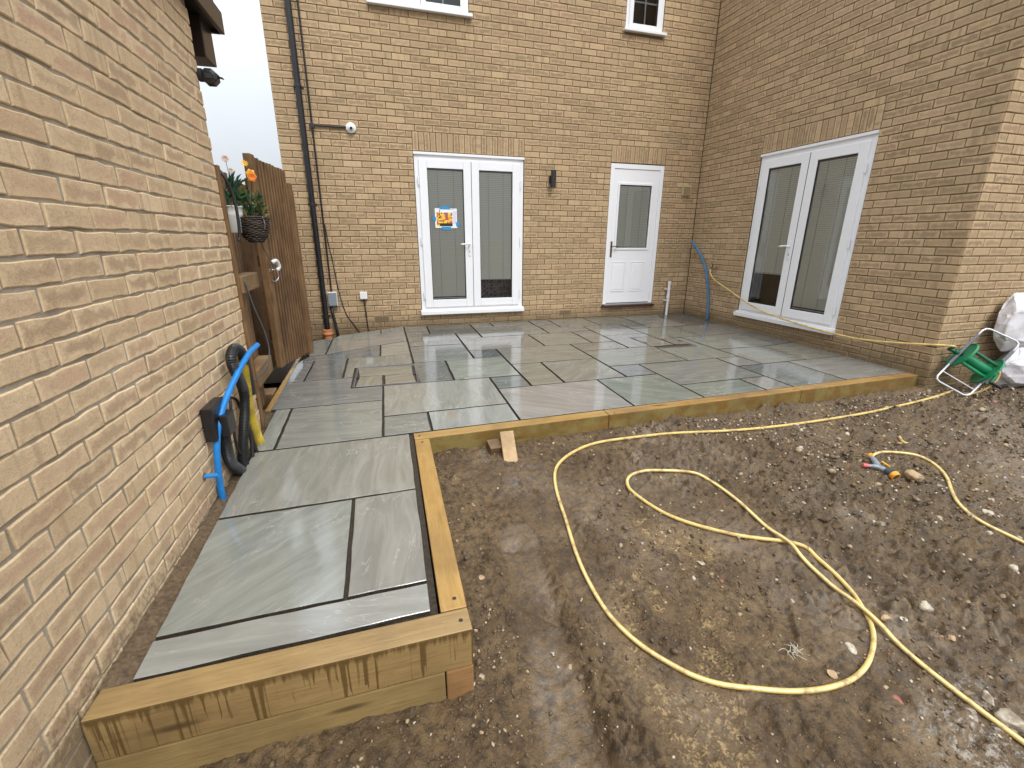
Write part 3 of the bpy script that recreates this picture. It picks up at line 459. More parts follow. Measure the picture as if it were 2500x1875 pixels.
def area_px(pc,area,Nn):
    d=Vector(pc)-camv; dz=d.dot(fw)
    if dz<.1: return 0
    u=d.dot(r2)/dz*1101.6; v=d.dot(u2)/dz*1101.6
    if abs(u)>1270 or abs(v)>955: return 0
    c=max(0,-d.normalized().dot(Vector((Nn[0],Nn[1],0)))); return area*c/(d.length**2)/((dz/d.length)**3)
def lay(parent,walls,mat,n_named=300):
    al=[]
    for (bricks,O,U,Nn,mid,jit,proud) in walls:
        flip=(U[0]*Nn[1]-U[1]*Nn[0])>0
        for (a,b,c,d,s) in bricks:
            V,F,A,Rn=brick_geo(a,b,c,d,s,O,U,Nn,mid,jit,proud)
            if flip: F=[f[::-1] for f in F]
            m=(a+b)/2; al.append((area_px((O[0]+U[0]*m,O[1]+U[1]*m,(c+d)/2),(b-a)*(d-c),Nn),V,F,A,Rn))
    al.sort(key=lambda t:-t[0])
    for t in al[:n_named]:
        o=mk('brick',t[1],t[2],mat,parent,attrs={'bk':('FLOAT_VECTOR',t[3]),'rnd':('FLOAT_VECTOR',t[4])})
    V=[];F=[];A=[];Rn=[]
    for t in al[n_named:]:
        k=len(V); V+=t[1]; F+=[tuple(i+k for i in f) for f in t[2]]; A+=t[3]; Rn+=t[4]
    tag(mk('brickwork',V,F,mat,parent,attrs={'bk':('FLOAT_VECTOR',A),'rnd':('FLOAT_VECTOR',Rn)}),kind='stuff')
def wallsheet(name,u0,u1,z0,z1,ops,O,U,Nn,mat,parent,thick=.10,rec=.0052):
    """mortar body of a wall with real openings (boxes butted in a grid)"""
    us=sorted({u0,u1}|{o[0] for o in ops}|{o[1] for o in ops}); zs=sorted({z0,z1}|{min(o[2],z1) for o in ops}|{min(o[3],z1) for o in ops})
    g=G()
    def pt(u,z,d): return (O[0]+U[0]*u-Nn[0]*d,O[1]+U[1]*u-Nn[1]*d,z)
    inside=lambda u,z:any(o[0]<u<o[1] and o[2]<z<o[3] for o in ops)
    for i in range(len(us)-1):
        for k in range(len(zs)-1):
            if inside((us[i]+us[i+1])/2,(zs[k]+zs[k+1])/2): continue
            a,b,c,d=us[i],us[i+1],zs[k],zs[k+1]
            g.add([pt(a,c,rec),pt(b,c,rec),pt(b,d,rec),pt(a,d,rec)],[(0,1,2,3)])
            g.add([pt(a,c,thick),pt(b,c,thick),pt(b,d,thick),pt(a,d,thick)],[(3,2,1,0)])
    for (a,b,c,d) in ops:
        d=min(d,z1); q=[(a,c),(b,c),(b,d),(a,d)]
        for i in range(4):
            p,r=q[i],q[(i+1)%4]; g.add([pt(*p,rec),pt(*p,thick),pt(*r,thick),pt(*r,rec)],[(0,1,2,3)])
    return g.make(name,mat,parent)
house=thing('brick_house','two storey buff brick house with white doors round the wet patio','house',(0,0,0))
opsR=[(XL,XR,Z28,Z0),(XD,XA,Z28,Z0)]+WIN
solR=[(XL,XR,Z0),(XD,XA,Z0)]
# rear wall, U=+X, normal -Y
ZT=5.4
bR=courses(XHL,0-.002,XR,opsR,solR,-7,70)
wallsheet('rear_wall',XHL+.006,.02,-.45,ZT,opsR,(0,0),(1,0),(0,-1),MORT,house)
# wing wall: u = distance from inner corner, U=-Y, normal -X
opsW=[(-YA,-YB,Z28,Z0)]; bW=courses(.0025,-YC-.004,-YC+.0,opsW,[(-YA,-YB,Z0)],-7,70)
wallsheet('wing_wall',0.008,-YC-.0085,-.45,ZT,opsW,(0,0),(0,-1),(-1,0),MORT,house)
# wing end wall
bE=courses(.0015,3.6,0,[],[],-7,70); 
wallsheet('wing_end_wall',.0085,3.6,-.45,ZT,[],(0,YC),(1,0),(0,-1),MORT,house)
bE=[(a,b,c,d,s) for (a,b,c,d,s) in courses(.0015,3.6,.1125,[],[],-7,70)]
bL=courses(.0,4.0,.1,[],[],-7,70)   # outer side of the house, facing the passage
wallsheet('side_wall',.009,4.0,-.45,ZT,[],(XHL,0),(0,1),(-1,0),MORT,house)
lay(house,[(bR,(0,0),(1,0),(0,-1),2,.0016,.0014),(bW,(0,0),(0,-1),(-1,0),2,.0016,.0014),(bE,(0,YC),(1,0),(0,-1),2,.0016,.0014),(bL,(XHL,.012),(0,1),(-1,0),1,.001,.001)],B_HOUSE)
g=G(); g.add([(XHL+.05,.6,-.4),(.6,.6,-.4),(.6,.6,ZT),(XHL+.05,.6,ZT)],[(0,1,2,3)]); g.add([(.6,.6,-.4),(.6,YC+.05,-.4),(.6,YC+.05,ZT),(.6,.6,ZT)],[(0,1,2,3)])
g.add([(-2.2,.1,-.4),(-2.2,.6,-.4),(-2.2,.6,ZT),(-2.2,.1,ZT)],[(0,1,2,3)]); g.add([(.1,-.6,-.4),(.6,-.6,-.4),(.6,-.6,ZT),(.1,-.6,ZT)],[(0,1,2,3)])
g.make('interior_wall',ROOM,house)
# flat roof plate well above the picture keeps daylight out of the rooms
G().box(XHL-.1,4.2,.012,4.2,ZT,ZT+.12).make('eaves',SOFF,house)
G().box(.02,4.2,YC-.1,.01,ZT,ZT+.12).make('eaves',SOFF,house)
# air bricks
for (x,z) in ((-4.93,.115),(-2.18,.10)):
    g=G(); g.box(x-.105,x+.105,-.004,.004,z-.035,z+.035)
    f=g.make('air_brick',plain('clay_vent',(.30,.215,.12),.7),house)
    g=G()
    for k in range(5): g.box(x-.095,x+.095,-.0065,-.0045,z-.028+k*.013,z-.028+k*.013+.005)
    g.make('grille',CREAM,f)
# ---------------- doors and windows. frame of reference: w across, z up, n outwards
def F2(O,U,Nn):
    def f(w,z,n): return (O[0]+U[0]*w+Nn[0]*n,O[1]+U[1]*w+Nn[1]*n,z)
    return f
def fbox(g,f,w0,w1,z0,z1,n0,n1):
    a=[f(w0,z0,n0),f(w1,z0,n0),f(w1,z0,n1),f(w0,z0,n1),f(w0,z1,n0),f(w1,z1,n0),f(w1,z1,n1),f(w0,z1,n1)]
    fs=[(0,3,2,1),(4,5,6,7),(0,1,5,4),(1,2,6,5),(2,3,7,6),(3,0,4,7)]
    v=[Vector(p) for p in a]
    if (v[1]-v[0]).cross(v[3]-v[0]).z<0: fs=[q[::-1] for q in fs]
    return g.add(a,fs)
def ring(g,f,w0,w1,z0,z1,t,n0,n1,tt=None,tb=None):
    """mitred-looking frame: four bars butted"""
    tt=t if tt is None else tt; tb=t if tb is None else tb
    fbox(g,f,w0,w0+t,z0,z1,n0,n1); fbox(g,f,w1-t,w1,z0,z1,n0,n1); fbox(g,f,w0+t,w1-t,z1-tt,z1,n0,n1); fbox(g,f,w0+t,w1-t,z0,z0+tb,n0,n1); return g
def bev(g,name,mat,parent,b=.003,seg=2): return g.make(name,mat,parent,bevel=b,seg=seg)
def blind(f,w0,w1,z0,z1,zb,parent,n=-.024,pitch=.0235):
    """slats between z1 (top) and zb (bottom of the lowered blind)"""
    g=G(); z=z1-.03
    while z>zb+.02:
        a=[f(w0,z-.0110,n+.003),f(w1,z-.0110,n+.003),f(w1,z+.0104,n-.003),f(w0,z+.0104,n-.003)]; b=[tuple(Vector(p)+Vector((0,0,.0012))) for p in a]
        g.add(a+b,[(0,3,2,1),(4,5,6,7),(0,1,5,4),(1,2,6,5),(2,3,7,6),(3,0,4,7)]); z-=pitch
    tag(g.make('blind_slats',BLIND,parent),kind='stuff')
    g=G(); 
    for w in (w0+(w1-w0)*.27,w0+(w1-w0)*.73): fbox(g,f,w-.001,w+.001,zb,z1-.01,n+.009,n+.0105)
    fbox(g,f,w0,w1,z1-.02,z1,n-.008,n+.008); g.make('blind_headrail',CORD,parent)
    fbox(G(),f,w0,w1,zb,zb+.012,n-.006,n+.006).make('blind_bottom_rail',RAILW,parent)
def french(f,h0,h1,parent,gap_leaf,gap):
    """1.5 m pair of glazed doors; h0 sill, h1 head; gap_leaf: which leaf has its blind raised by gap"""
    W=1.5; zf=h0+.055
    bev(ring(G(),f,.006,W-.006,zf,h1-.035,.06,-.07,-.012,.055,.05),'door_frame',UPVC,parent)
    g=G(); fbox(g,f,.0,W,h1-.036,h1-.006,-.06,.012); bev(g,'head_trim',UPVC,parent)
    g=G(); fbox(g,f,-.012,W+.012,h0,h0+.052,-.07,.055); fbox(g,f,-.012,W+.012,h0+.0525,h0+.068,-.07,.020); bev(g,'door_sill',UPVC,parent,.006)
    for k,(a,b) in enumerate(((.062,.752),(.756,1.438))):
        lf=bev(ring(G(),f,a,b,zf+.045,h1-.088,.105,-.05,.010),'door_leaf',UPVC,parent,.007,3)
        ga,gb,gc,gd=a+.105,b-.105,zf+.15,h1-.193
        ring(G(),f,ga,gb,gc,gd,.006,-.015,-.002).make('gasket',GASK,lf)
        G().add([f(ga+.001,gc+.001,-.008),f(gb-.001,gc+.001,-.008),f(gb-.001,gd-.001,-.008),f(ga+.001,gd-.001,-.008)],[(0,1,2,3)]).make('pane',GLASS,lf)
        zb=gc+(gap*(gd-gc) if k==gap_leaf else .012)
        blind(f,ga+.008,gb-.008,gc,gd,zb,lf)
        for hz in (h0+.27,(h0+h1)/2-.05,h1-.35):
            w=a-.012 if k==0 else b+.012
            g=G(); g.tube([f(w,hz-.05,.010),f(w,hz+.05,.010)],.009,10); g.make('hinge',UPVC,lf,smooth=False)
        if k==0:
            w=b-.045; hz=h0+.96
            g=G(); fbox(g,f,w-.017,w+.017,hz-.16,hz+.06,.010,.019); h=bev(g,'handle_plate',UPVC,lf,.007)
            g=G(); g.tube([f(w,hz,.015),f(w,hz,.055)],.010,10); g.tube(spline([f(w+.006,hz,.055),f(w-.05,hz+.002,.058),f(w-.13,hz-.004,.056)],4),[.0105]*8+[.008],10); g.make('handle_lever',UPVC,lf,smooth=True)
            g=G(); fbox(g,f,w-.004,w+.004,hz-.115,hz-.085,.0192,.0200); g.make('keyhole',GASK,lf)
            g=G(); fbox(g,f,b-.001,b+.003,zf+.05,h1-.095,-.03,.0105); g.make('meeting_seal',GASK,lf)
def as_part(parent,name,loc):
    o=bpy.data.objects.new(name,None); o.empty_display_size=.1; o.location=Vector(loc)-wloc(parent); link(o,parent); return o
def subthing(name,label,cat,loc): return thing(name,label,cat,loc)
fd=subthing('french_doors','white double glazed doors in the rear wall with a taped paper on the left pane','french doors',((XL+XR)/2,0,Z28))
fR=F2((XL,0),(1,0),(0,-1)); french(fR,Z28,Z0,fd,1,.155)
G().add([fR(.86,Z28+.15,-.30),fR(1.36,Z28+.15,-.30),fR(1.36,Z28+.60,-.30),fR(.86,Z28+.60,-.30)],[(0,1,2,3)]).make('curtain_fabric',CLOTH,fd)
fw_=subthing('french_doors','white double glazed doors in the right hand wing wall beside the blue pipe','french doors',(0,(YA+YB)/2,Z28))
fW=F2((0,YA),(0,-1),(-1,0)); french(fW,Z28,Z0,fw_,0,.235)
# glazed back door
bd=subthing('back_door','white half glazed back door with two raised panels and dark threshold','door',((XD+XA)/2,0,Z28))
fB=F2((XD,0),(1,0),(0,-1)); Wd=XA-XD
bev(ring(G(),fB,.004,Wd-.004,Z28+.045,Z0-.010,.062,-.07,-.004,.065,.001),'door_frame',UPVC,bd)
fbox(G(),fB,-.018,Wd+.018,Z28+.0,Z28+.030,-.07,.05).make('threshold',THRES,bd,bevel=.004)
g=G(); fbox(g,fB,.02,Wd-.02,Z28+.031,Z28+.040,-.07,.030); fbox(g,fB,.064,Wd-.064,Z28+.052,Z28+.060,-.05,-.008); g.make('weather_bar',METAL,bd)
ga,gb,gc,gd=.165,Wd-.185,Z0-1.20,Z0-.285
g=G(); fbox(g,fB,.068,ga,Z28+.066,Z0-.078,-.05,-.014); fbox(g,fB,gb,Wd-.068,Z28+.066,Z0-.078,-.05,-.014); fbox(g,fB,ga,gb,gd,Z0-.078,-.05,-.014); fbox(g,fB,ga,gb,Z28+.066,gc,-.05,-.014)
lf=g.make('door_leaf',WDOOR,bd)
bev(ring(G(),fB,ga-.022,gb+.022,gc-.022,gd+.022,.030,-.0135,-.002),'glazing_bead',UPVC,lf,.004)
G().add([fB(ga+.001,gc+.001,-.028),fB(gb-.001,gc+.001,-.028),fB(gb-.001,gd-.001,-.028),fB(ga+.001,gd-.001,-.028)],[(0,1,2,3)]).make('pane',GLASS,lf)
blind(fB,ga+.012,gb-.012,gc,gd,gc+.012,lf,-.036)
for (a,b) in ((.135,.375),(.465,.705)):
    z0,z1=Z28+.24,Z28+.70; g=G(); ring(g,fB,a,b,z0,z1,.016,-.0138,-.007); bev(g,'panel_moulding',UPVC,lf,.004)
    g=G(); o0=[fB(a+.016,z0+.016,-.0137),fB(b-.016,z0+.016,-.0137),fB(b-.016,z1-.016,-.0137),fB(a+.016,z1-.016,-.0137)]; o1=[fB(a+.04,z0+.04,-.008),fB(b-.04,z0+.04,-.008),fB(b-.04,z1-.04,-.008),fB(a+.04,z1-.04,-.008)]
    g.add(o0+o1,[(4,5,6,7)]+[(i,(i+1)%4,4+(i+1)%4,4+i) for i in range(4)]); g.make('raised_panel',WDOOR,lf)
w,hz=.098,Z28+.93
g=G(); fbox(g,fB,w-.015,w+.015,hz-.16,hz+.075,-.014,-.005); bev(g,'handle_plate',HANDB,lf,.004)
g=G(); g.tube([fB(w,hz,-.01),fB(w,hz,.035)],.009,10); g.tube(spline([fB(w-.004,hz,.035),fB(w+.05,hz+.002,.036),fB(w+.105,hz-.002,.033)],4),.008,10); g.make('handle_lever',HANDB,lf,smooth=True)
# upstairs windows
def window(f,W,z0,z1,label,sashes,bars,hbar):
    t=subthing('window',label,'window',f(W/2,z0,0))
    bev(ring(G(),f,.004,W-.004,z0+.035,z1,.055,-.07,-.010),'window_frame',UPVC,t)
    g=G(); fbox(g,f,-.035,W+.035,z0-.002,z0+.030,-.07,.055); bev(g,'window_sill',UPVC,t,.005)
    for (a,b) in sashes:
        s=bev(ring(G(),f,a,b,z0+.045,z1-.05,.060,-.05,.006),'sash',UPVC,t,.006,3); ga,gb,gc,gd=a+.060,b-.060,z0+.105,z1-.11
        G().add([f(ga,gc,-.010),f(gb,gc,-.010),f(gb,gd,-.010),f(ga,gd,-.010)],[(0,1,2,3)]).make('pane',GLASS,s)
        ring(G(),f,ga,gb,gc,gd,.005,-.018,-.002).make('gasket',GASK,s)
        g=G(); m=(ga+gb)/2; fbox(g,f,m-.008,m+.008,gc,gd,-.024,-.014); 
        for h in hbar: fbox(g,f,ga,m-.0085,gc+h-.008,gc+h+.008,-.024,-.014); fbox(g,f,m+.0085,gb,gc+h-.008,gc+h+.008,-.024,-.014)
        g.make('glazing_bar',UPVC,s)
x0,x1,z0,z1=WIN[0]; window(F2((x0,0),(1,0),(0,-1)),x1-x0,z0,z1,'wide white upstairs window over the rear double doors, cut by the picture top',[(.045,.58),(.585,1.12)],1,[.25,.52])
x0,x1,z0,z1=WIN[1]; window(F2((x0,0),(1,0),(0,-1)),x1-x0,z0,z1,'narrow white upstairs window over the back door with a leaded cross bar','' or [(.045,.535)],1,[.25,.52])
# paper taped to the pane
pp=thing('taped_paper','white sheet with a red, yellow and orange block pattern taped on glass','paper',fR(.39,Z28+1.25,.012))
px0,px1,pzz0,pzz1=.245,.545,Z28+1.17,Z28+1.42
cells=G(); rp=random.Random(12); cols={}
fbox(G(),fR,px0,px1,pzz0,pzz1,-.0035,-.0020).make('sheet',PAPER,pp)
pal={'y':plain('print_yellow',(.80,.60,.03),.6),'o':plain('print_orange',(.72,.28,.05),.6),'r':plain('print_red',(.42,.09,.07),.6),'k':plain('print_black',(.02,.02,.02),.6),'g':plain('print_grey',(.35,.38,.36),.6),'l':plain('print_lilac',(.62,.60,.72),.6)}
vs=[];fs=[];mi=[]; keys=list(pal)
def cell(a,b,c,d,k):
    n=len(vs); vs.extend([fR(a,c,-.0014),fR(b,c,-.0014),fR(b,d,-.0014),fR(a,d,-.0014)]); fs.append((n,n+1,n+2,n+3)); mi.append(keys.index(k))
gx,gz=px0+.022,pzz0+.022; cw,chh=.0195,.0195
for i in range(11):
    for j in range(9):
        if j<2 and i>1: continue
        k=rp.choice('yyyorrroyg' if j>5 else 'yyorrroy'); cell(gx+i*cw,gx+(i+1)*cw,gz+j*chh,gz+(j+1)*chh,k)
cell(gx+2*cw,gx+11*cw,gz,gz+2*chh,'k'); cell(gx+2*cw,gx+2*cw+.007,gz+5*chh,gz+11*chh,'k'); cell(px1-.055,px1-.008,pzz0+.05,pzz1-.03,'l'); cell(px0+.19,px1-.04,pzz1-.014,pzz1-.009,'g')
o=mk('printed_pattern',vs,fs,[pal[k] for k in keys],pp); o.data.polygons.foreach_set('material_index',mi)
for (a,b,c,d) in ((.31,.45,pzz1-.012,pzz1+.028),(.33,.46,pzz0-.025,pzz0+.016),(px0-.035,px0+.014,pzz0+.09,pzz0+.14),(px1-.015,px1+.035,pzz0+.02,pzz0+.075)):
    fbox(G(),fR,a,b,c,d,-.0012,-.0004).make('tape_strip',TAPE,pp)
# ---------------- garage on the left
PHI=.0320; GC=(-5.8249,-3.2667); GU=(-math.sin(PHI),-math.cos(PHI)); GN=(math.cos(PHI),-math.sin(PHI))
garage=thing('brick_garage','pale pinkish brick garage filling the left edge, nearest wall','garage',(GC[0],GC[1],-.3))
def LWp(s,z,off=0): return (GC[0]+GU[0]*s+GN[0]*off,GC[1]+GU[1]*s+GN[1]*off,z)
zG=1.1659-.0375+.0013   # one bed joint of the garage wall, read off the photograph
kz=round((zG-Z28)/.075); off=zG-(Z28+.075*kz)
par=(.107 if kz%2==0 else .107+.1125)
bG=courses(0,4.2,par,[],[],-8,29,off)
wallsheet('garage_wall',.008,4.2,-.6,2.369,[],GC,GU,GN,MORTG,garage,.1,.0050)
GE=(-math.cos(PHI),math.sin(PHI)); bGE=courses(.002,2.6,0,[],[],-8,29,off)
wallsheet('garage_end_wall',.0095,2.6,-.6,2.369,[],GC,GE,(math.sin(PHI),math.cos(PHI)),MORTG,garage,.1,.0085)
lay(garage,[(bG,GC,GU,GN,4,.0036,.0026),(bGE,GC,GE,(math.sin(PHI),math.cos(PHI)),2,.0016,.0014)],B_GAR)
# eaves of the garage: soffit box, fascia
def gbox(g,s0,s1,z0,z1,o0,o1):
    a=[LWp(s0,z0,o0),LWp(s1,z0,o0),LWp(s1,z0,o1),LWp(s0,z0,o1),LWp(s0,z1,o0),LWp(s1,z1,o0),LWp(s1,z1,o1),LWp(s0,z1,o1)]
    return g.add(a,[(0,1,2,3),(7,6,5,4),(4,5,1,0),(5,6,2,1),(6,7,3,2),(7,4,0,3)])
g=G(); gbox(g,-.36,4.2,2.370,2.385,-2.6,.048); g.make('soffit',SOFU,garage)
g=G(); gbox(g,-.38,4.2,2.352,2.466,.049,.072); g.make('fascia',SOFF,garage,bevel=.004)
g=G(); gbox(g,-.38,-.361,2.352,2.466,-2.6,.048); g.make('bargeboard',SOFF,garage)
g=G(); gbox(g,-.34,-.16,2.165,2.369,-2.6,.010); g.make('corbel_block',SOFF,garage,bevel=.005)
g=G(); gbox(g,-.37,4.2,2.467,2.60,-2.6,.04); g.make('roof',SOFF,garage)
# security floodlight near the corner
sl_=thing('security_light','small black security light on the garage corner under the eaves','light',LWp(.0,2.02,.02))
g=G(); g.tube([LWp(-.0,2.03,-.002),LWp(-.0,2.03,.02)],.032,12); g.make('mount',BLACKM,sl_)
g=G(); vs=[]; c=Vector(LWp(-.01,2.025,.052))
for k,(d,r) in enumerate(((-.032,.022),(-.028,.042),(.02,.045),(.034,.026))):
    for j in range(8): a=2*math.pi*(j+.5)/8; vs.append((c.x+math.cos(a)*r,c.y+d,c.z+math.sin(a)*r*.95))
fs=[(r*8+j,r*8+(j+1)%8,(r+1)*8+(j+1)%8,(r+1)*8+j) for r in range(3) for j in range(8)]+[tuple(range(7,-1,-1)),tuple(range(24,32))]
mk('lamp_housing',vs,[f[::-1] for f in fs],BLACKP,sl_,bevel=.002)
g=G(); g.box(c.x-.018,c.x+.018,c.y-.036,c.y-.0325,c.z-.012,c.z+.012); g.make('sensor_window',GASK,sl_)
g=G(); g.add([(c.x+.03,c.y-.01,c.z+.005),(c.x+.062,c.y-.012,c.z-.002),(c.x+.062,c.y+.02,c.z-.002),(c.x+.03,c.y+.02,c.z+.005),(c.x+.03,c.y-.01,c.z+.009),(c.x+.062,c.y-.012,c.z+.002),(c.x+.062,c.y+.02,c.z+.002),(c.x+.03,c.y+.02,c.z+.009)],[(0,3,2,1),(4,5,6,7),(0,1,5,4),(1,2,6,5),(2,3,7,6),(3,0,4,7)]); g.make('visor',BLACKM,sl_)
# ---------------- patio
FRO=-3.60
def fy(x): return -3.648+(x+4.83)*.0262   # inner line of the long front timbers
BED=[(-5.80,-5.18),(-4.885,-5.185),(-4.835,fy(-4.835)+.012),(.004,fy(0)+.012),(.004,-.001),(-4.63,-.001),(-5.50,-.40),(-5.79,-.66),(-5.79,-1.1),(-5.81,-2.9)]
patio=thing('patio','wet grey sandstone patio','patio',(0,0,0)); tag(patio,kind='structure'); del patio['label']; del patio['category']
g=G(); g.prism(BED,-.42,lambda p:pz(p[1],-.018)); g.make('mortar_bed',SOIL,patio)
rs=random.Random(21)
def shrink(poly,d):
    n=len(poly); a=sum(poly[i][0]*poly[(i+1)%n][1]-poly[(i+1)%n][0]*poly[i][1] for i in range(n)); sg=1 if a>0 else -1; P=[]
    for i in range(n):
        p0,p,p1=Vector(poly[i-1]),Vector(poly[i]),Vector(poly[(i+1)%n]); e0=(p-p0).normalized(); e1=(p1-p).normalized()
        n0=Vector((-e0.y,e0.x))*sg; n1=Vector((-e1.y,e1.x))*sg; b=n0+n1; 
        b=b/max(b.dot(b)/2,.6); P.append(tuple(p+b*d))
    return P if sg>0 else P[::-1]
def inpoly(x,y,poly):
    c=False;n=len(poly)
    for i in range(n):
        (a,b),(d,e)=poly[i],poly[i-1]
        if (b>y)!=(e>y) and x<(d-a)*(y-b)/(e-b)+a: c=not c
    return c
TINTS=[(.205,.200,.165),(.225,.215,.175),(.180,.185,.165),(.245,.215,.165),(.150,.165,.165),(.21,.185,.145),(.19,.195,.165),(.235,.23,.20)]
TI={0:(.235,.22,.175),1:(.21,.225,.18),2:(.225,.21,.18),3:(.235,.232,.20),4:(.235,.235,.21),5:(.215,.215,.175),6:(.155,.165,.155),7:(.235,.215,.175),8:(.175,.185,.16),9:(.22,.23,.21),10:(.215,.205,.17),11:(.15,.17,.145),12:(.15,.16,.16),14:(.2,.19,.17),15:(.225,.195,.16),16:(.125,.138,.14),18:(.15,.16,.155),19:(.12,.135,.14),20:(.24,.215,.17),22:(.12,.125,.12),24:(.20,.18,.15),25:(.22,.20,.165),27:(.19,.18,.15),28:(.17,.185,.17),29:(.215,.195,.155),31:(.11,.115,.11),32:(.24,.205,.15),33:(.25,.245,.19),34:(.155,.15,.135),35:(.15,.165,.16),36:(.225,.195,.145),37:(.23,.205,.155),38:(.14,.16,.185),48:(.13,.13,.11)}
def slab(poly,ti,parent,name='paving_slab',gap=.0082,z=None,th=.026,rough=.0022):
    P=shrink(poly,gap); out=[]
    for i in range(len(P)):
        a,b=Vector(P[i]),Vector(P[(i+1)%len(P)]); L_=(b-a).length; n=max(1,min(9,int(L_/.085)))
        nn=Vector((-(b-a).y,(b-a).x)).normalized()
        for k in range(n):
            p=a+(b-a)*(k/n)+nn*(rs.uniform(-rough,rough) if k else 0); out.append((p.x,p.y))
    n=len(out); cx=sum(p[0] for p in out)/n; cy=sum(p[1] for p in out)/n
    dz=rs.uniform(-.0012,.0012) if z is None else z; tx,ty=rs.uniform(-.0012,.0012),rs.uniform(-.0012,.0012)
    hz=lambda x,y:pz(y)+dz+tx*(x-cx)+ty*(y-cy)
    ins=shrink(out,.0022)
    V=[(x,y,hz(x,y)-th) for x,y in out]+[(x,y,hz(x,y)-.0018) for x,y in out]+[(x,y,hz(x,y)) for x,y in ins]
    F=[tuple(range(n-1,-1,-1))]+[(r*n+i,r*n+(i+1)%n,(r+1)*n+(i+1)%n,(r+1)*n+i) for r in (0,1) for i in range(n)]+[tuple(range(2*n,3*n))]
    an=rs.choice([.0,.12,-.15,1.45,.7,-.6,.25]); ox,oy,oz=rs.uniform(-9,9),rs.uniform(-9,9),rs.uniform(-9,9); ca,sa=math.cos(an),math.sin(an)
    A=[(ca*x+sa*y+ox,-sa*x+ca*y+oy,oz) for x,y,_ in V]
    o=mk(name,V,F,[SLAB,SOIL],parent,attrs={'suv':('FLOAT_VECTOR',A),'tint':('FLOAT_VECTOR',[ti]*len(V))}); o.data.polygons.foreach_set('material_index',[1]*(1+n)+[0]*(n+1)); return o
for i,p in enumerate(SLABS):
    ti=TI.get(i,rs.choice(TINTS)); gm=sum(ti)/3; ti=tuple((gm*w_*.70+c*.42)*rs.uniform(.97,1.03) for c,w_ in zip(ti,(1.06,1.06,.94))); ti=tuple(c*(.80 if i>=20 else 1.0) for c in ti); slab(p,ti,patio,gap=.0105 if i>=20 else .0088)
# recessed inspection covers: frame and tray infill
for k,(tr,lab) in enumerate(zip(TRAYS,('recessed inspection cover with slab infill, nearer the gate','recessed inspection cover with slab infill, further off before the white waste pipe'))):
    cx=sum(p[0] for p in tr)/4; cy=sum(p[1] for p in tr)/4; t=thing('drain_cover',lab,'drain cover',(cx,cy,pz(cy,-.03)),'recessed patio covers')
    g=G(); g.prism(shrink(tr,.002),lambda p:pz(p[1],-.03),lambda p:pz(p[1],-.011)); g.make('tray_bed',SOIL,t)
    for (d,wd,h,nm) in ((.001,.004,.0012,'outer_frame'),(.011,.004,.0012,'tray_rim')):
        a=shrink(tr,d); b=shrink(tr,d+wd); g=G(); V=[(x,y,pz(y,-.011)) for x,y in a]+[(x,y,pz(y,h)) for x,y in a]+[(x,y,pz(y,h)) for x,y in b]+[(x,y,pz(y,-.011)) for x,y in b]
        g.add(V,[(r*4+i,r*4+(i+1)%4,(r+1)*4+(i+1)%4,(r+1)*4+i) for r in range(3) for i in range(4)]); g.make(nm,METAL if d<.01 else GREYP,t)
    for pc in TPIECES[k*3:k*3+3]: slab(pc,(.22,.205,.16) if k==0 else (.20,.185,.15),t,'slab_infill',.003,0,.02)
    a,b=(Vector(tr[0])+Vector(tr[3]))/2,(Vector(tr[1])+Vector(tr[2]))/2
    for q in (a+(b-a).normalized()*.03,b-(b-a).normalized()*.03):
        g=G(); g.box(q.x-.016,q.x+.016,q.y-.04,q.y+.04,pz(q.y,-.010),pz(q.y,.0006)); g.make('lifting_key_slot',BLACKM,t)
# ---------------- timber edging
def timber(name,label,poly,z0,z1,mats,group='treated timbers edging the patio',bevel=.006):
    n=len(poly); g=G(); g.prism(poly,z0,z1); cx=sum(p[0] for p in poly)/n; cy=sum(p[1] for p in poly)/n
    o=g.make(name,mats,None,base=(cx,cy,z0 if not callable(z0) else z0((cx,cy))),bevel=bevel); return tag(o,label,'timber',group)
SLP_FL=wood_mat('treated_timber_front_low',(.33,.235,.10),(.25,.17,.066),(.16,.105,.042),'X',0,1,.45)
zt=lambda p:pz(p[1],.001); zl=lambda p:pz(p[1],-.155)
timber('timber_sleeper','front timber on edge at the near end of the path, streaked with run-off',[(-5.886,-5.302),(-4.782,-5.302),(-4.782,-5.2035),(-5.880,-5.2035)],-.250,zt,SLP_F)
timber('timber_sleeper','long lower timber half buried in mud under the streaked front timber',[(-5.888,-5.300),(-4.884,-5.300),(-4.884,-5.21),(-5.888,-5.21)],-.52,-.2535,SLP_FL)
timber('timber_sleeper','short lower timber block at the near right corner of the path',[(-4.880,-5.300),(-4.783,-5.300),(-4.783,-5.21),(-4.880,-5.21)],-.52,-.2535,wood_mat('block_timber',(.36,.20,.085),(.28,.15,.06),(.17,.09,.04),'X',0,0,.45))
timber('timber_sleeper','honey coloured side timber along the right edge of the path',[(-4.878,-5.2005),(-4.782,-5.2005),(-4.742,-3.752),(-4.836,-3.752)],-.46,zt,SLP_Y)
xs_=[-4.836,-3.403,-1.50,.085]
lb=['long front timber from the inner corner, behind the propped offcut','middle long timber of the patio front edge','right hand long timber of the patio front edge reaching the wing wall']
for i in range(3):
    a,b=xs_[i]+(.002 if i else 0),xs_[i+1]-.002; w=.1
    timber('timber_sleeper',lb[i],[(a,fy(a)-w),(b,fy(b)-w),(b,fy(b)),(a,fy(a))],lambda p:pz(p[1],-.17)-.25,zt,wood_mat('long_timber_wet',(.42,.265,.09),(.31,.18,.055),(.18,.11,.034),'X',0,1,.36,1,1) if i==0 else SLP_X)
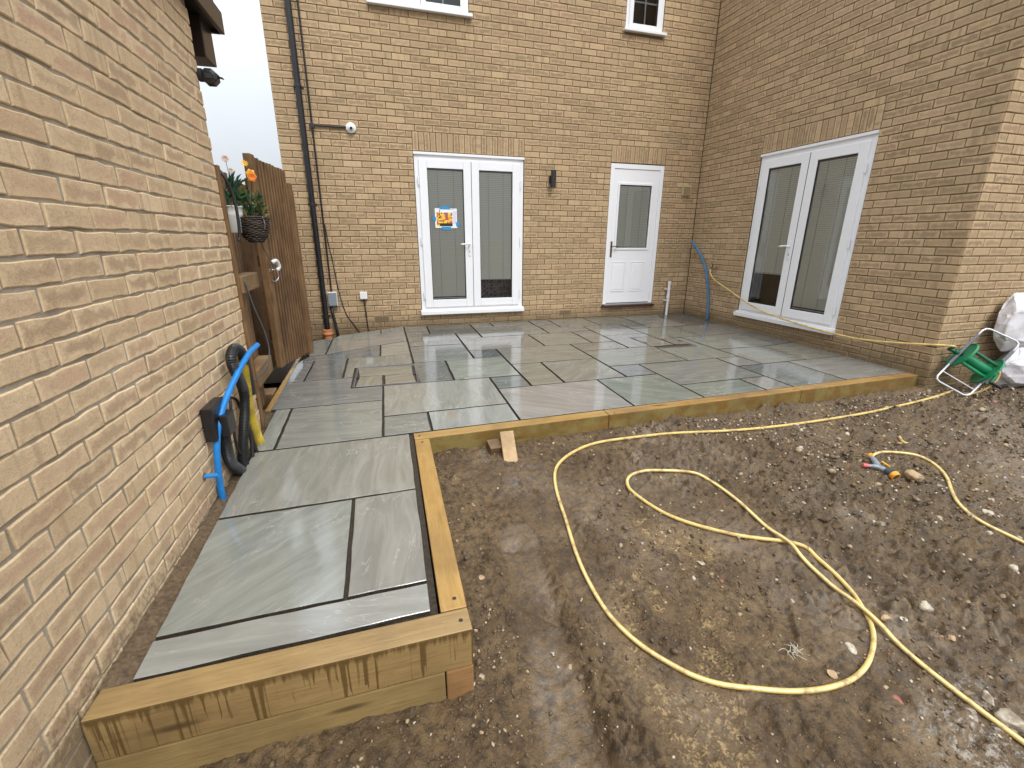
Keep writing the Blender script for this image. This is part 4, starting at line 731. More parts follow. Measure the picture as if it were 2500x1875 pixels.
timber('timber_board','thin timber edging board between the slabs and the gate',[(-5.865,-2.97),(-5.826,-2.97),(-5.800,-1.02),(-5.84,-1.02)],-.40,lambda p:pz(p[1],.004),SLP_Y,None)
for (x,y) in ((-4.80,-3.70),(-4.795,-3.79),(-4.815,-5.15),(-4.812,-5.262),(-3.36,-3.70),(-1.56,-3.63)):
    pass
scr=G()
for (x,y) in ((-4.80,-3.70),(-4.792,-3.80),(-4.82,-5.15),(-4.815,-5.255),(-3.35,-3.69),(-1.55,-3.62)):
    t=G(); t.lathe((x,y,pz(y,.0005)),(0,0,1),[(0,.0075),(.0018,.0075),(.0022,.004)],10); tag(t.make('screw_head',BLACKM,None),'dark coach screw head sunk in the %s'%{(-4.80,-3.70):'long timber at the inner corner',(-4.792,-3.80):'side timber just below the inner corner',(-4.82,-5.15):'side timber near its knot at the near corner',(-4.815,-5.255):'front timber at the near right corner',(-3.35,-3.69):'patio front timber right of its first joint',(-1.55,-3.62):'patio front timber left of its last joint'}[(x,y)],'screw','screws in the timbers')
# soil strip between garage and slabs
def strip():
    X,Y=np.meshgrid(np.linspace(-5.93,-5.74,24),np.linspace(-5.21,-2.9,240)); nx,ny=24,240; X=X.ravel();Y=Y.ravel()
    Z=pz(Y,-.020)+.012*fbm(X,Y,9,4,3)+.008*fbm(X,Y,40,2,8)+.02*sstep(-5.80,-5.88,X)
    o=mk('soil_strip',np.stack([X,Y,Z],1),[tuple(q) for q in quads(nx,ny).tolist()],STRIP,None,smooth=True); tag(o,kind='structure')
strip()
X,Y=np.meshgrid(np.linspace(-6.3,-4.55,60),np.linspace(-1.2,.0,50)); Z=-.115+.02*fbm(X,Y,8,4,6)
Z=np.where(X<-5.86,-.34,Z)
o=mk('soil_gap',np.stack([X.ravel(),Y.ravel(),Z.ravel()],1),[tuple(q) for q in quads(60,50).tolist()],SOIL,None,smooth=True); tag(o,kind='structure')
# ---------------- gate and side panel
def board(g,a,b,th,z0,z1,zs0=None,zs1=None):
    """upright board between plan points a,b (thickness th to the right of a->b)"""
    a,b=Vector(a),Vector(b); n=Vector(((b-a).y,-(b-a).x)).normalized()*th
    return g.prism([tuple(a),tuple(b),tuple(b+n),tuple(a+n)],z0,z1)
ga_,gb_=Vector((-5.895,-2.20)),Vector((-5.765,-1.30)); gd=(gb_-ga_).normalized(); gl=(gb_-ga_).length
gate=thing('timber_gate','tall brown gate of upright battens standing by the downpipe','gate',((ga_.x+gb_.x)/2,(ga_.y+gb_.y)/2,.05))
zb=lambda t:.085-.075*t/gl; ztp=1.80
nb=11
for i in range(nb):
    t0=.110+i*(gl-.10)/nb; t1=t0+(gl-.10)/nb-.036; a=ga_+gd*t0; b=ga_+gd*t1; n=Vector((gd.y,-gd.x))
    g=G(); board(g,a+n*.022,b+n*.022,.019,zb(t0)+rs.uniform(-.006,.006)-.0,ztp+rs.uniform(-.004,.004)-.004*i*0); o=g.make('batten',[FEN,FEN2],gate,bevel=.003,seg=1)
    for q in o.data.polygons: q.material_index=1 if abs(q.normal.y)>.75 else 0  # batten sides take the darker wood: groove shade put into the colour
g=G(); board(g,ga_+gd*.09,gb_,.020,.10,ztp-.012); g.make('back_board',FEN2,gate)
g=G(); board(g,ga_-gd*.0,ga_+gd*.088,.055,zb(0),ztp+.010); g.make('stile',FEN,gate,bevel=.004,seg=1)
for (z,) in ((.32,),(.95,),(1.55,)):
    g=G(); board(g,ga_+gd*.09,gb_,-.045,z,z+.09); g.make('rail',FEN2,gate)
for (lab,c,w,z1) in (('wide timber gate post between the battens and the slimmer post',(-5.765,-1.20),.115,1.70),('slim timber post standing nearest the downpipe',(-5.79,-.84),.085,1.66)):
    g=G(); g.box(c[0]-w/2,c[0]+w/2,c[1]-w/2,c[1]+w/2,-.35,z1); o=g.make('gate_post',FEN,None,base=(c[0],c[1],-.35),bevel=.005); tag(o,lab,'post')
g=G(); board(g,(-5.80,-1.13),(-5.80,-.89),.02,-.05,1.64); o=g.make('cover_board',FEN,None,bevel=.003); tag(o,'flat cover board between the two gate posts','board')
pan=thing('fence_panel','short timber fence panel with two rails fixed to the garage corner','fence panel',(-5.87,-3.0,-.1))
g=G(); g.box(-5.862,-5.812,-3.262,-3.222,-.14,1.585); g.make('fixing_post',FEN,pan,bevel=.004)
for i in range(8):
    y0=-3.215+i*.062; g=G(); g.box(-5.915,-5.895,y0,y0+.05,-.05,1.60+rs.uniform(-.006,.006)); g.make('batten',FEN2 if i>6 else FEN,pan,bevel=.003,seg=1)
g=G(); g.box(-5.935,-5.917,-3.22,-2.73,-.05,1.57); g.make('back_board',FEN2,pan)
for z in (.845,.215):
    g=G(); g.box(-5.892,-5.80,-3.221,-2.77,z,z+.105 if z>.5 else z+.12); g.make('rail',FENY,pan,bevel=.005)
g=G(); g.box(-6.02,-5.87,-2.6,-2.42,-.38,-.03); o=g.make('timber_block',FENY,None,bevel=.01); tag(o,'sawn timber block in the dark gap below the gate','timber block')
# boundary fence further back seen in the gap
g=G(); g.box(-6.30,-6.27,-3.1,0.3,-.45,1.74); 
o=g.make('passage_fence',FEN2,None,base=(-6.3,0,-.4)); tag(o,'dark boundary fence behind the gap beside the gate','fence')
# gate latch and string
lt=thing('gate_latch','galvanised ring latch on the gate stile with green string tied to it','latch',(-5.83,-2.14,.93))
g=G(); g.box(-5.845,-5.832,-2.20,-2.08,.91,.935); g.tube(spline([(-5.83,-2.17,.93),(-5.80,-2.17,.93),(-5.79,-2.10,.925),(-5.79,-2.08,.86),(-5.81,-2.12,.83),(-5.83,-2.17,.84)],5),.006,8); g.make('latch_ring',METAL,lt)
g=G(); g.tube(spline([(-5.80,-2.2,.99),(-5.78,-2.13,1.0),(-5.77,-2.09,.95),(-5.79,-2.12,.92)],5),.016,10); g.make('tied_cloth',WHITEP,lt,smooth=True)
g=G(); g.tube(spline([(-5.72,-2.93,1.19),(-5.745,-2.7,1.10),(-5.78,-2.3,.98),(-5.79,-2.14,.93)],6),.0035,6); o=g.make('green_string',GREEND,None,smooth=True); tag(o,'thin green string running from the wicker basket down to the latch','string')
# ---------------- planters hung on the fence corner
def leafm(c,d,L_,w,g):
    d=Vector(d).normalized(); s=d.orthogonal().normalized(); s.rotate(Matrix.Rotation(rs.uniform(0,6.28),3,d)); c=Vector(c); up=d.cross(s)*L_*.12
    g.add([c,c+d*L_*.5+s*w+up,c+d*L_,c+d*L_*.5-s*w+up,c+d*L_*.5-up*.4],[(0,1,4),(1,2,4),(2,3,4),(3,0,4)])
def plant(par,c,n,rad,h,mats):
    for mi_,mt_ in enumerate(mats):
        g=G()
        for _ in range(n//len(mats)):
            a=rs.uniform(0,6.28); r=rad*rs.random()**.5; el=rs.uniform(.0,1.0); d=(math.cos(a)*(1.2-el),math.sin(a)*(1.2-el),el+.1-(.5 if rs.random()<.2 else 0))
            leafm((c[0]+math.cos(a)*r*.8,c[1]+math.sin(a)*r*.8,c[2]+h*rs.random()**1.3),d,rs.uniform(.03,.075),rs.uniform(.005,.012),g)
        tag(g.make('foliage',mt_,par),kind='stuff')
def flower(par,base,c,nd,r,mat,n=12,w=.0045):
    g=G(); g.tube(spline([base,((base[0]+c[0])/2+.005,(base[1]+c[1])/2,(base[2]+c[2])/2+.01),c],4),.0016,5); g.make('flower_stem',LEAF[0],par)
    nd=Vector(nd).normalized(); s=nd.orthogonal().normalized(); t=nd.cross(s); g=G(); C_=Vector(c)
    for k in range(n):
        a=2*math.pi*k/n; d=s*math.cos(a)+t*math.sin(a); e=-s*math.sin(a)+t*math.cos(a)
        g.add([C_+d*.003-e*w*.5,C_+d*r*.6-e*w+nd*.004,C_+d*r+nd*.001,C_+d*r*.6+e*w+nd*.004,C_+d*.003+e*w*.5],[(0,1,2,3,4)])
    g.make('flower_head',mat,par)
pc=(-5.845,-3.05); pot=thing('hanging_pot','white enamel pot with green plants, half hidden by the garage corner','flower pot',(pc[0],pc[1],1.21))
g=G(); g.lathe((pc[0],pc[1],1.215),(0,0,1),[(0,.052),(.002,.055),(.10,.074),(.112,.079),(.116,.077),(.15,.084),(.155,.090),(.160,.088),(.158,.082),(.13,.076)],28); g.make('pot_body',POTW,pot,smooth=True)
plant(pot,(pc[0]+.02,pc[1],1.36),190,.075,.17,[LEAF[0],LEAF[1]])
tf=Vector((.25,-.95,.1))
flower(pot,(pc[0]+.03,pc[1],1.42),(-5.806,-3.1,1.642),tf,.024,PETP,12,.0028); flower(pot,(pc[0]+.04,pc[1],1.42),(-5.789,-3.09,1.578),tf,.018,PETP,9,.0028)
bc=(-5.728,-3.0); bas=thing('wicker_basket','dark woven wicker hanging basket with yellow and orange flowers','hanging basket',(bc[0],bc[1],1.15))
g=G()
prof=[(.0,.035),(.012,.052),(.04,.070),(.08,.083),(.12,.090),(.155,.094)]
def rad(h):
    for (a,ra),(b,rb_) in zip(prof,prof[1:]):
        if h<=b: return ra+(rb_-ra)*(h-a)/(b-a)
    return prof[-1][1]
for k in range(17):
    h=.006+k*.0092; pts=[]
    for j in range(45):
        a=2*math.pi*j/44; r=rad(h)+.0035*math.sin(a*11+(math.pi if k%2 else 0))+rs.uniform(-.0012,.0012)
        pts.append((bc[0]+math.cos(a)*r,bc[1]+math.sin(a)*r,1.155+h+rs.uniform(-.0014,.0014)+.004*math.sin(a*2+k)))
    g.tube(pts,.0052,5,False)
tag(g.make('woven_canes',WICK,bas,smooth=True),kind='stuff')
g=G(); g.lathe((bc[0],bc[1],1.157),(0,0,1),[(h,r-.008) for h,r in prof],20); g.make('basket_liner',plain('liner',(.02,.014,.01),.9),bas)
g=G(); g.tube(spline([(bc[0]+.07,bc[1]-.06,1.315),(bc[0]+.078,bc[1]-.066,1.27),(bc[0]+.07,bc[1]-.06,1.24)],4),.0025,6); g.make('wire_hook',METAL,bas)
plant(bas,(bc[0],bc[1],1.31),210,.085,.12,[LEAF[0],LEAF[2],LEAF[1]])
flower(bas,(bc[0],bc[1],1.36),(-5.684,-3.08,1.565),(.1,-1,.1),.030,PETY,6,.013); flower(bas,(bc[0],bc[1],1.36),(-5.676,-3.1,1.545),(.3,-1,-.1),.030,PETO,5,.015); flower(bas,(bc[0]-.01,bc[1],1.36),(-5.71,-3.08,1.622),(.2,-.9,.5),.026,PETY,10,.003)
g=G(); g.tube(spline([(-5.835,-3.20,1.575),(-5.80,-3.22,1.53),(-5.775,-3.2,1.44),(-5.768,-3.2,1.32),(-5.775,-3.2,1.20),(-5.785,-3.21,1.165)],8),.009,8); o=g.make('hanging_bracket',BLACKM,None,smooth=True); tag(o,'curved black bracket in front of the white pot','bracket')
g=G(); g.tube(spline([(-5.80,-3.18,.93),(-5.775,-3.15,.75),(-5.745,-3.1,.56),(-5.74,-3.1,.42),(-5.765,-3.2,.33),(-5.80,-3.35,.30)],8),.0055,8); o=g.make('grey_cable',CABLE,None,smooth=True); tag(o,'grey cable drooping from the fence rail to the garage wall behind the ducts','cable')
# ---------------- services at the foot of the garage wall
def lw_path(q): return [LWp(s,z,o) for s,z,o in q]
g=G(); P=spline(lw_path([(.54,.20,.055),(.46,.05,.060),(.39,-.08,.085),(.36,-.16,.12)]),10)
def corrugated(name,mat,label,pts,r,pitch,amp,n=14):
    L_=sum((pts[i+1]-pts[i]).length for i in range(len(pts)-1)); m=int(L_/pitch*4); out=[];rr_=[]; acc=0;i=0
    cum=[0]
    for i in range(len(pts)-1): cum.append(cum[-1]+(pts[i+1]-pts[i]).length)
    j=0
    for k in range(m+1):
        t=L_*k/m
        while j<len(cum)-2 and cum[j+1]<t: j+=1
        f=(t-cum[j])/max(cum[j+1]-cum[j],1e-6); out.append(pts[j].lerp(pts[j+1],min(1,f))); rr_.append(r+(amp if k%4 in (0,1) else -amp))
    g=G(); g.tube(out,rr_,n); o=g.make(name,mat,None,smooth=False); tag(o,label,'duct'); return o
corrugated('corrugated_duct',CORR,'black corrugated duct looping up and over beside the yellow duct',spline(lw_path([(.55,-.09,.03),(.536,-.014,.03),(.489,.107,.04),(.416,.22,.045),(.388,.316,.05),(.431,.406,.055),(.503,.493,.06),(.522,.562,.06),(.435,.593,.055),(.345,.572,.05),(.277,.522,.045),(.22,.42,.035),(.20,.25,.03)]),10),.0265,.0085,.0018)
corrugated('corrugated_duct',CORR,'short black corrugated duct leaving the underside of the black wall box',spline(lw_path([(.767,.259,.045),(.784,.183,.045),(.77,.1,.04),(.728,.029,.035),(.67,-.025,.035),(.62,-.07,.035)]),10),.027,.0085,.0018)
corrugated('corrugated_duct',YDUCT,'yellow corrugated duct rising from the soil behind the black loop',spline(lw_path([(.244,.501,.03),(.249,.417,.03),(.271,.315,.032),(.296,.214,.035),(.308,.106,.04),(.274,-.017,.045),(.26,-.07,.05)]),10),.027,.0080,.0018)
jb=thing('wall_box','square black plastic box on the garage wall behind the blue pipe','junction box',LWp(.80,.30,0))
g=G(); gbox(g,.70,.90,.235,.405,.003,.055); g.make('box_body',BLACKP,jb,bevel=.008,seg=2)
g=G(); gbox(g,.735,.845,.235,.345,.056,.095); g.make('box_lid',BLACKP,jb,bevel=.006,seg=2)
BLP=spline(lw_path([(.885,-.10,.02),(.889,-.024,.02),(.894,.099,.03),(.878,.214,.04),(.838,.299,.05),(.777,.36,.06),(.691,.415,.07),(.583,.463,.08),(.469,.507,.09),(.325,.544,.1),(.207,.562,.115)]),8); g=G(); g.tube(BLP,.0155,18,False)
bp=thing('blue_water_pipe','bright blue water pipe curving up from the soil in front of the garage wall','pipe',LWp(.84,-.12,.09))
g.make('pipe_tube',BLUE,bp,smooth=True)
e=Vector(BLP[-1]); d=(e-Vector(BLP[-2])).normalized(); g=G(); g.tube([e-d*.006,e-d*.001],.0140,18); g.make('pipe_bore',BLUEIN,bp)
g=G(); g.tube([LWp(.990,.102,-.004),LWp(.990,.102,.062)],.0105,16,False)
sb=thing('pipe_stub','short blue pipe stub poking straight out of the garage wall','pipe',LWp(.99,.10,0)); g.make('pipe_tube',BLUE,sb,smooth=True)
g=G(); g.tube([LWp(.99,.102,.056),LWp(.99,.102,.060)],.0092,16); g.make('pipe_bore',BLUEIN,sb)
g=G(); g.tube([LWp(.99,.102,.0015),LWp(.99,.102,.004)],.019,14); g.make('hole_rim',plain('hole_dust',(.20,.10,.06),.9),sb)
g=G(); g.tube(spline(lw_path([(.376,.222,.01),(.407,.283,.012),(.505,.331,.015),(.54,.30,.02),(.56,.24,.02),(.595,.188,.03),(.597,.065,.03),(.52,-.03,.03),(.46,-.06,.04),(.42,-.09,.04)]),8),.0075,8); o=g.make('black_cable',DCAB,None,smooth=True); tag(o,'loose black cable looping on the garage wall between box and ducts','cable')
g=G(); g.tube(spline(lw_path([(.46,-.09,.05),(.43,.02,.055),(.42,.12,.05),(.40,.0,.055),(.38,-.10,.06)]),6),.011,8); o=g.make('black_cable',DCAB,None,smooth=True); tag(o,'doubled black cable end standing behind the duct by the slab corner','cable')
# ---------------- downpipe, conduits, boxes, camera, light
dp=thing('downpipe','black downpipe running down the rear wall into an orange clay socket','downpipe',(-5.645,-.06,-.12))
g=G(); g.tube([(-5.645,-.060,2.86),(-5.645,-.060,5.3)],.034,20); g.make('upper_pipe',BLACKP,dp,smooth=False)
g=G(); g.tube([(-5.645,-.060,2.86),(-5.645,-.060,.03)],.034,20); g.make('lower_pipe',BLACKP,dp)
for z in (2.87,1.60,.21):
    g=G(); g.tube([(-5.645,-.060,z-.03),(-5.645,-.060,z)],.0385,20); g.box(-5.70,-5.59,-.012,-.001,z-.025,z-.005); g.make('pipe_clip',BLACKM,dp)
g=G(); g.lathe((-5.645,-.062,-.13),(0,0,1),[(0,.055),(.075,.055),(.08,.066),(.095,.070),(.11,.066),(.115,.061),(.15,.062),(.152,.050)],24); g.make('clay_socket',TERRA,dp,smooth=False)
cnd=thing('cable_conduit','thin black conduit with a tee branch to the round camera','conduit',(-5.55,-.02,.5))
g=G(); g.tube([(-5.545,-.018,2.455),(-5.545,-.018,5.3)],.0105,12); g.tube([(-5.545,-.018,.51),(-5.545,-.018,2.455)],.0105,12); g.make('upright_tube',BLACKP,cnd)
g=G(); g.tube([(-5.545,-.019,2.466),(-5.16,-.018,2.466)],.0105,12); g.make('branch_tube',BLACKP,cnd)
g=G(); g.tube([(-5.545,-.002,2.464),(-5.545,-.036,2.464)],.030,18); g.make('tee_box',BLACKM,cnd,bevel=.002)
g=G(); g.tube([(-5.565,-.03,.325),(-5.555,-.03,.20),(-5.53,-.035,.02),(-5.52,-.05,-.12)],.018,12); g.make('lower_duct',BLACKM,cnd,smooth=True)
cm=thing('dome_camera','round white dome camera at the end of the black conduit','camera',(-5.108,0,2.464))
g=G(); g.lathe((-5.108,0,2.464),(0,-1,0),[(.001,.058),(.02,.060),(.030,.054),(.036,.040),(.038,.036)],28); g.make('camera_base',WHITEP,cm,smooth=False)
g=G(); g.lathe((-5.108,-.036,2.464),(0,-1,0),[(0,.036),(.008,.034),(.016,.026),(.020,.016)],20); g.make('dome',WHITEP,cm,smooth=True)
g=G(); g.lathe((-5.106,-.048,2.458),(.1,-1,-.25),[(0,.017),(.012,.016),(.014,.010)],16); g.make('lens',BLACKP,cm)
for a in (.7,2.3,3.9,5.4):
    g=G(); g.lathe((-5.108+math.cos(a)*.047,-.030,2.464+math.sin(a)*.047),(0,-1,0),[(0,.005),(.004,.0045)],8); g.make('screw_cover',GREYP,cm)
b1=thing('junction_box','grey rectangular junction box beside the downpipe','junction box',(-5.535,0,.41))
G().box(-5.595,-5.480,-.062,-.001,.325,.51).make('box_body',WHITEP,b1,bevel=.008); G().box(-5.589,-5.486,-.078,-.0625,.331,.504).make('box_lid',GREYP,b1,bevel=.010)
for (x,z) in ((-5.58,.495),(-5.495,.34),(-5.495,.495),(-5.58,.34)):
    g=G(); g.tube([(x,-.0782,z),(x,-.0795,z)],.004,8); g.make('lid_screw',BLACKM,b1)
b2=thing('junction_box','small white socket box left of the double doors','junction box',(-5.145,0,.46))
G().box(-5.192,-5.098,-.045,-.001,.405,.50).make('box_body',WHITEP,b2,bevel=.006); 
g=G(); g.tube(spline([(-5.145,-.02,.405),(-5.14,-.014,.30),(-5.135,-.012,.20),(-5.13,-.014,.08),(-5.12,-.02,-.10)],6),.0075,8); g.make('tail_cable',DCAB,b2,smooth=True)
g=G(); g.tube([(-5.135,-.004,.19),(-5.135,-.022,.19)],.012,10); g.make('cable_clip',DCAB,b2)
g=G(); g.tube(spline([(-5.53,-.03,1.35),(-5.515,-.012,1.12),(-5.49,-.009,.92),(-5.465,-.010,.62),(-5.43,-.010,.38),(-5.385,-.010,.20),(-5.30,-.011,.05),(-5.22,-.015,-.08)],8),.0055,8); o=g.make('loose_cable',DCAB,None,smooth=True); tag(o,'thin loose dark cable slanting across the bricks between the two boxes','cable')
wl=thing('wall_light','black cylindrical up and down light between the double doors and the back door','wall light',(-2.475,0,1.99))
g=G(); g.box(-2.505,-2.452,-.030,-.001,1.935,2.035); g.make('back_plate',BLACKM,wl,bevel=.002)
g=G(); g.tube([(-2.470,-.078,1.88),(-2.470,-.078,2.10)],.036,28); g.make('light_tube',BLACKM,wl,bevel=.0015,seg=1)
g=G(); g.tube([(-2.470,-.078,1.8795),(-2.470,-.078,1.883)],.030,20); g.make('lamp_glass',GREYP,wl)
ve=thing('extractor_vent','square beige louvred vent on the rear wall near the inside corner','vent',(-.225,0,1.915))
G().box(-.300,-.150,-.030,-.001,1.840,1.990).make('vent_body',BEIGE,ve,bevel=.004); G().box(-.285,-.165,-.0315,-.0302,1.855,1.975).make('vent_opening',CREAM,ve)
for i in range(9):
    z=1.857+i*.0135; g=G(); g.add([(-.286,-.031,z+.008),(-.164,-.031,z+.008),(-.164,-.040,z),(-.286,-.040,z),(-.286,-.031,z+.0095),(-.164,-.031,z+.0095),(-.164,-.040,z+.0015),(-.286,-.040,z+.0015)],[(0,3,2,1)[::-1],(4,5,6,7)[::-1],(0,1,5,4),(2,3,7,6),(1,2,6,5),(3,0,4,7)]); g.make('louvre',BEIGE,ve)
wp=thing('waste_pipe','white plastic waste pipe standing in the patio left of the inside corner','pipe',(-.372,-.045,0))
g=G(); g.tube([(-.372,-.045,.33),(-.372,-.045,.50)],.022,18); g.lathe((-.372,-.045,.50),(0,0,1),[(0,.022),(.001,.026),(.045,.026),(.046,.018)],18); g.make('upper_pipe',WHITEP,wp)
g=G(); g.tube([(-.372,-.045,-.005),(-.372,-.045,.30)],.0205,18); g.lathe((-.372,-.045,.27),(0,0,1),[(0,.0205),(.001,.0265),(.055,.0265),(.06,.022)],18); g.make('lower_pipe',WHITEP,wp)
for z in (.415,.235):
    g=G(); g.tube([(-.372,-.045,z-.006),(-.372,-.045,z+.006)],.030,16); g.box(-.425,-.372,-.044,-.036,z-.005,z+.005); g.box(-.43,-.40,-.036,-.001,z-.008,z+.008); g.make('pipe_clip',WHITEP,wp)
g=G(); g.tube(spline([(-.045,-.645,-.003),(-.040,-.62,.22),(-.040,-.555,.50),(-.045,-.43,.80),(-.05,-.25,1.02),(-.05,-.06,1.165)],10),.0155,16); o=g.make('blue_water_pipe',BLUED,None,smooth=True); tag(o,'dusty blue pipe rising from the patio and leaning into the inside corner','pipe')
# ---------------- outside tap and hose
tp=thing('garden_tap','brass outside tap on the wing wall feeding the yellow hose','tap',(0,-.60,.78))
g=G(); g.tube([(-.001,-.66,.79),(-.035,-.64,.79)],.010,10); g.tube([(-.035,-.66,.79),(-.035,-.585,.79)],.011,12); g.tube(spline([(-.035,-.59,.79),(-.042,-.575,.785),(-.045,-.572,.755)],4),.010,10); g.make('tap_body',BRASS,tp,smooth=True)
g=G(); g.tube(spline([(-.035,-.60,.80),(-.04,-.595,.83),(-.04,-.565,.865)],4),.0045,8); g.make('tap_lever',BLACKM,tp)
g=G(); g.tube([(-.045,-.572,.757),(-.045,-.572,.715)],.0135,12); g.make('hose_connector',TUBE,tp)
HR=.0098
def hose(name,label,pts,grp='yellow garden hose'):
    g=G(); g.tube(pts,HR,14); o=mk(name,g.v,g.f,HOSE,None,smooth=True,attrs={'tuv':('FLOAT_VECTOR',g.tu)}); return tag(o,label,'hose')
hose('garden_hose','yellow hose length sagging from the brass tap along the wing wall to the green reel',
 spline([(-.045,-.573,.72),(-.045,-.59,.69),(-.05,-.70,.61),(-.055,-1.0,.50),(-.08,-1.6,.31),(-.085,-2.1,.235),(-.085,-2.5,.20),(-.085,-2.72,.188),(-.07,-3.0,.18),(-.06,-3.3,.205),(-.03,-3.6,.245),(.05,-3.76,.262),(.115,-3.775,.252)],10))
def onground(xy,lift=None):
    P=spline([(x,y,0) for x,y in xy],10); x=np.array([p.x for p in P]);y=np.array([p.y for p in P]); z=mudh(x,y)
    for _ in range(8): x[1:-1]=.25*x[:-2]+.5*x[1:-1]+.25*x[2:]; y[1:-1]=.25*y[:-2]+.5*y[1:-1]+.25*y[2:]
    for _ in range(70): z=np.maximum(z*0+np.convolve(np.pad(z,1,'edge'),[.25,.5,.25],'valid'),mudh(x,y)-.006)
    for _ in range(8): z=np.convolve(np.pad(z,1,'edge'),[.25,.5,.25],'valid')
    z=z+HR*.95
    return [Vector(q) for q in zip(x,y,z)]
P=onground(HOSE_GROUND[1:])
# the hose crosses over itself: lift the later run where it meets the earlier one
for i,p in enumerate(P):
    for j in range(0,i-25,2):
        d=math.hypot(p.x-P[j].x,p.y-P[j].y)
        if d<.06: p.z=max(p.z,P[j].z+2.05*HR*math.sqrt(max(0,1-(d/.06)**2)))
for _ in range(3):
    for i in range(1,len(P)-1): 
        s_=(P[i-1].z+P[i+1].z)/2
        if s_>P[i].z: P[i].z=s_
REEL_B=Vector((-.05,-3.78,-.045))
rw=Vector((.22,-.17,-.145)); ra=Vector((.48,.0,.452)); 
pre=spline([(.425,-3.955,.085),(.44,-3.985,.03),(.42,-3.985,-.05),(.36,-3.96,-.13),(.28,-3.90,-.185),tuple(P[0])],8)[:-1]
hose('garden_hose','long yellow hose looping over the mud from the green reel',pre+P)
hose('garden_hose','yellow hose end fitted to the grey spray gun at the right',[Vector((-1.790,-4.515,mh(-1.79,-4.515)+.024))]+onground(HOSE_END)[4:])
hose('hose_offcut','small curved yellow hose scrap lying above the spray gun',onground(HOSE_BIT))
# spray gun
def mg(x,y,o): return Vector((x,y,mh(x,y)+o))
sg=thing('spray_gun','grey hose spray gun with an orange nozzle ring lying in mud','spray gun',(-1.85,-4.62,mh(-1.85,-4.62)))
g=G(); g.tube(spline([mg(-1.785,-4.505,.024),mg(-1.800,-4.535,.026),mg(-1.825,-4.565,.03),mg(-1.845,-4.60,.032)],6),[.015]*6+[.018]*12+[.020],14); g.make('handle_grip',GUNG,sg,smooth=True)
g=G(); g.tube(spline([mg(-1.775,-4.492,.024),mg(-1.79,-4.512,.024)],3),.0175,14); g.make('hose_coupler',ORANGE,sg)
g=G(); g.tube(spline([mg(-1.915,-4.583,.024),mg(-1.875,-4.605,.028),mg(-1.850,-4.635,.030),mg(-1.846,-4.66,.030)],6),[.011]*4+[.015]*6+[.018]*8+[.019],14); g.make('gun_body',GUNG,sg,smooth=True)
g=G(); g.tube([mg(-1.945,-4.570,.022),mg(-1.912,-4.584,.024)],.013,12); g.make('flow_knob',PINK,sg,bevel=.003)
a,b,c_=mg(-1.846,-4.655,.030),mg(-1.852,-4.70,.032),mg(-1.856,-4.728,.033)
g=G(); g.tube([a,a.lerp(b,.2),b],[.018,.024,.026],18); g.make('nozzle_body',GUND,sg)
g=G(); g.tube([b,b.lerp(c_,.1),c_],[.026,.0295,.0295],20,True); g.make('nozzle_ring',ORANGE,sg)
g=G(); g.tube([c_,c_+(c_-b)*.02],.021,18); g.make('nozzle_face',GUND,sg)
g=G(); g.tube(spline([mg(-1.820,-4.60,.05),mg(-1.805,-4.625,.055),mg(-1.815,-4.65,.048)],4),.006,8); g.make('trigger',PETY,sg)
# ---------------- hose reel
reel=thing('hose_reel','green hose reel on a bent white tube frame leaning by the wing corner','hose reel',(.25,-3.95,-.22))
wd_=rw.normalized(); ad=ra.normalized(); nd_=wd_.cross(ad).normalized()
A0=REEL_B; B0=REEL_B+rw
CL=A0+ra*.50; CR=B0+ra*.47
def flange(c,name):
    g=G(); n=28
    for (d,r) in ((0,1),):
        V=[];prof_=[(-.007,.02),(-.007,.132),(-.014,.137),(-.014,.143),(.004,.143),(.006,.132),(.006,.02)]
        for (h,r) in prof_:
            for j in range(n): a=2*math.pi*j/n; V.append(tuple(c+wd_*h+ad*math.cos(a)*r+nd_*math.sin(a)*r*.92))
        m=len(prof_); g.add(V,[(i*n+j,i*n+(j+1)%n,(i+1)*n+(j+1)%n,(i+1)*n+j) for i in range(m-1) for j in range(n)])
    g.make(name,GREEN,reel,smooth=False)
flange(CL+wd_*.03,'flange'); flange(CR-wd_*.03,'flange')
g=G(); g.tube([CL+wd_*.035,CR-wd_*.035],.046,20); g.make('drum',GREEN,reel)
for k in range(3):
    a=2*math.pi*(k+.35)/3; o_=ad*math.cos(a)*.078+nd_*math.sin(a)*.078; g=G(); g.tube([CL+wd_*.035+o_,CR-wd_*.035+o_],.015,10); g.make('drum_bar',GREEN if k else GREEND,reel)
def utube(name,p0,p1,q0,q1):
    """p0->corner p1, across to q1, back to q0"""
    r=.045; def_=lambda a,b:(b-a).normalized()
    pts=[p0,p1+def_(p1,p0)*r,p1+def_(p1,p0)*r*.3+def_(p1,q1)*r*.3,p1+def_(p1,q1)*r,q1+def_(q1,p1)*r,q1+def_(q1,p1)*r*.3+def_(q1,q0)*r*.3,q1+def_(q1,q0)*r,q0]
    g=G(); g.tube(pts,.0085,10); g.make(name,TUBE,reel,smooth=True)
utube('lower_frame',A0+ra*.33,A0,B0+ra*.30,B0); utube('handle_frame',A0+ra*.84,A0+ra*1.03,B0+ra*.86,B0+ra*1.06)
for (a,b) in ((A0+ra*.30,A0+ra*.88),(B0+ra*.27,B0+ra*.90)):
    g=G(); g.tube([a,b],.0165,4); g.make('side_arm',GREYARM,reel,bevel=.002,seg=1)
g=G(); g.tube([A0+ra*.16,B0+ra*.14],.005,8); g.make('cross_bar',TUBE,reel)
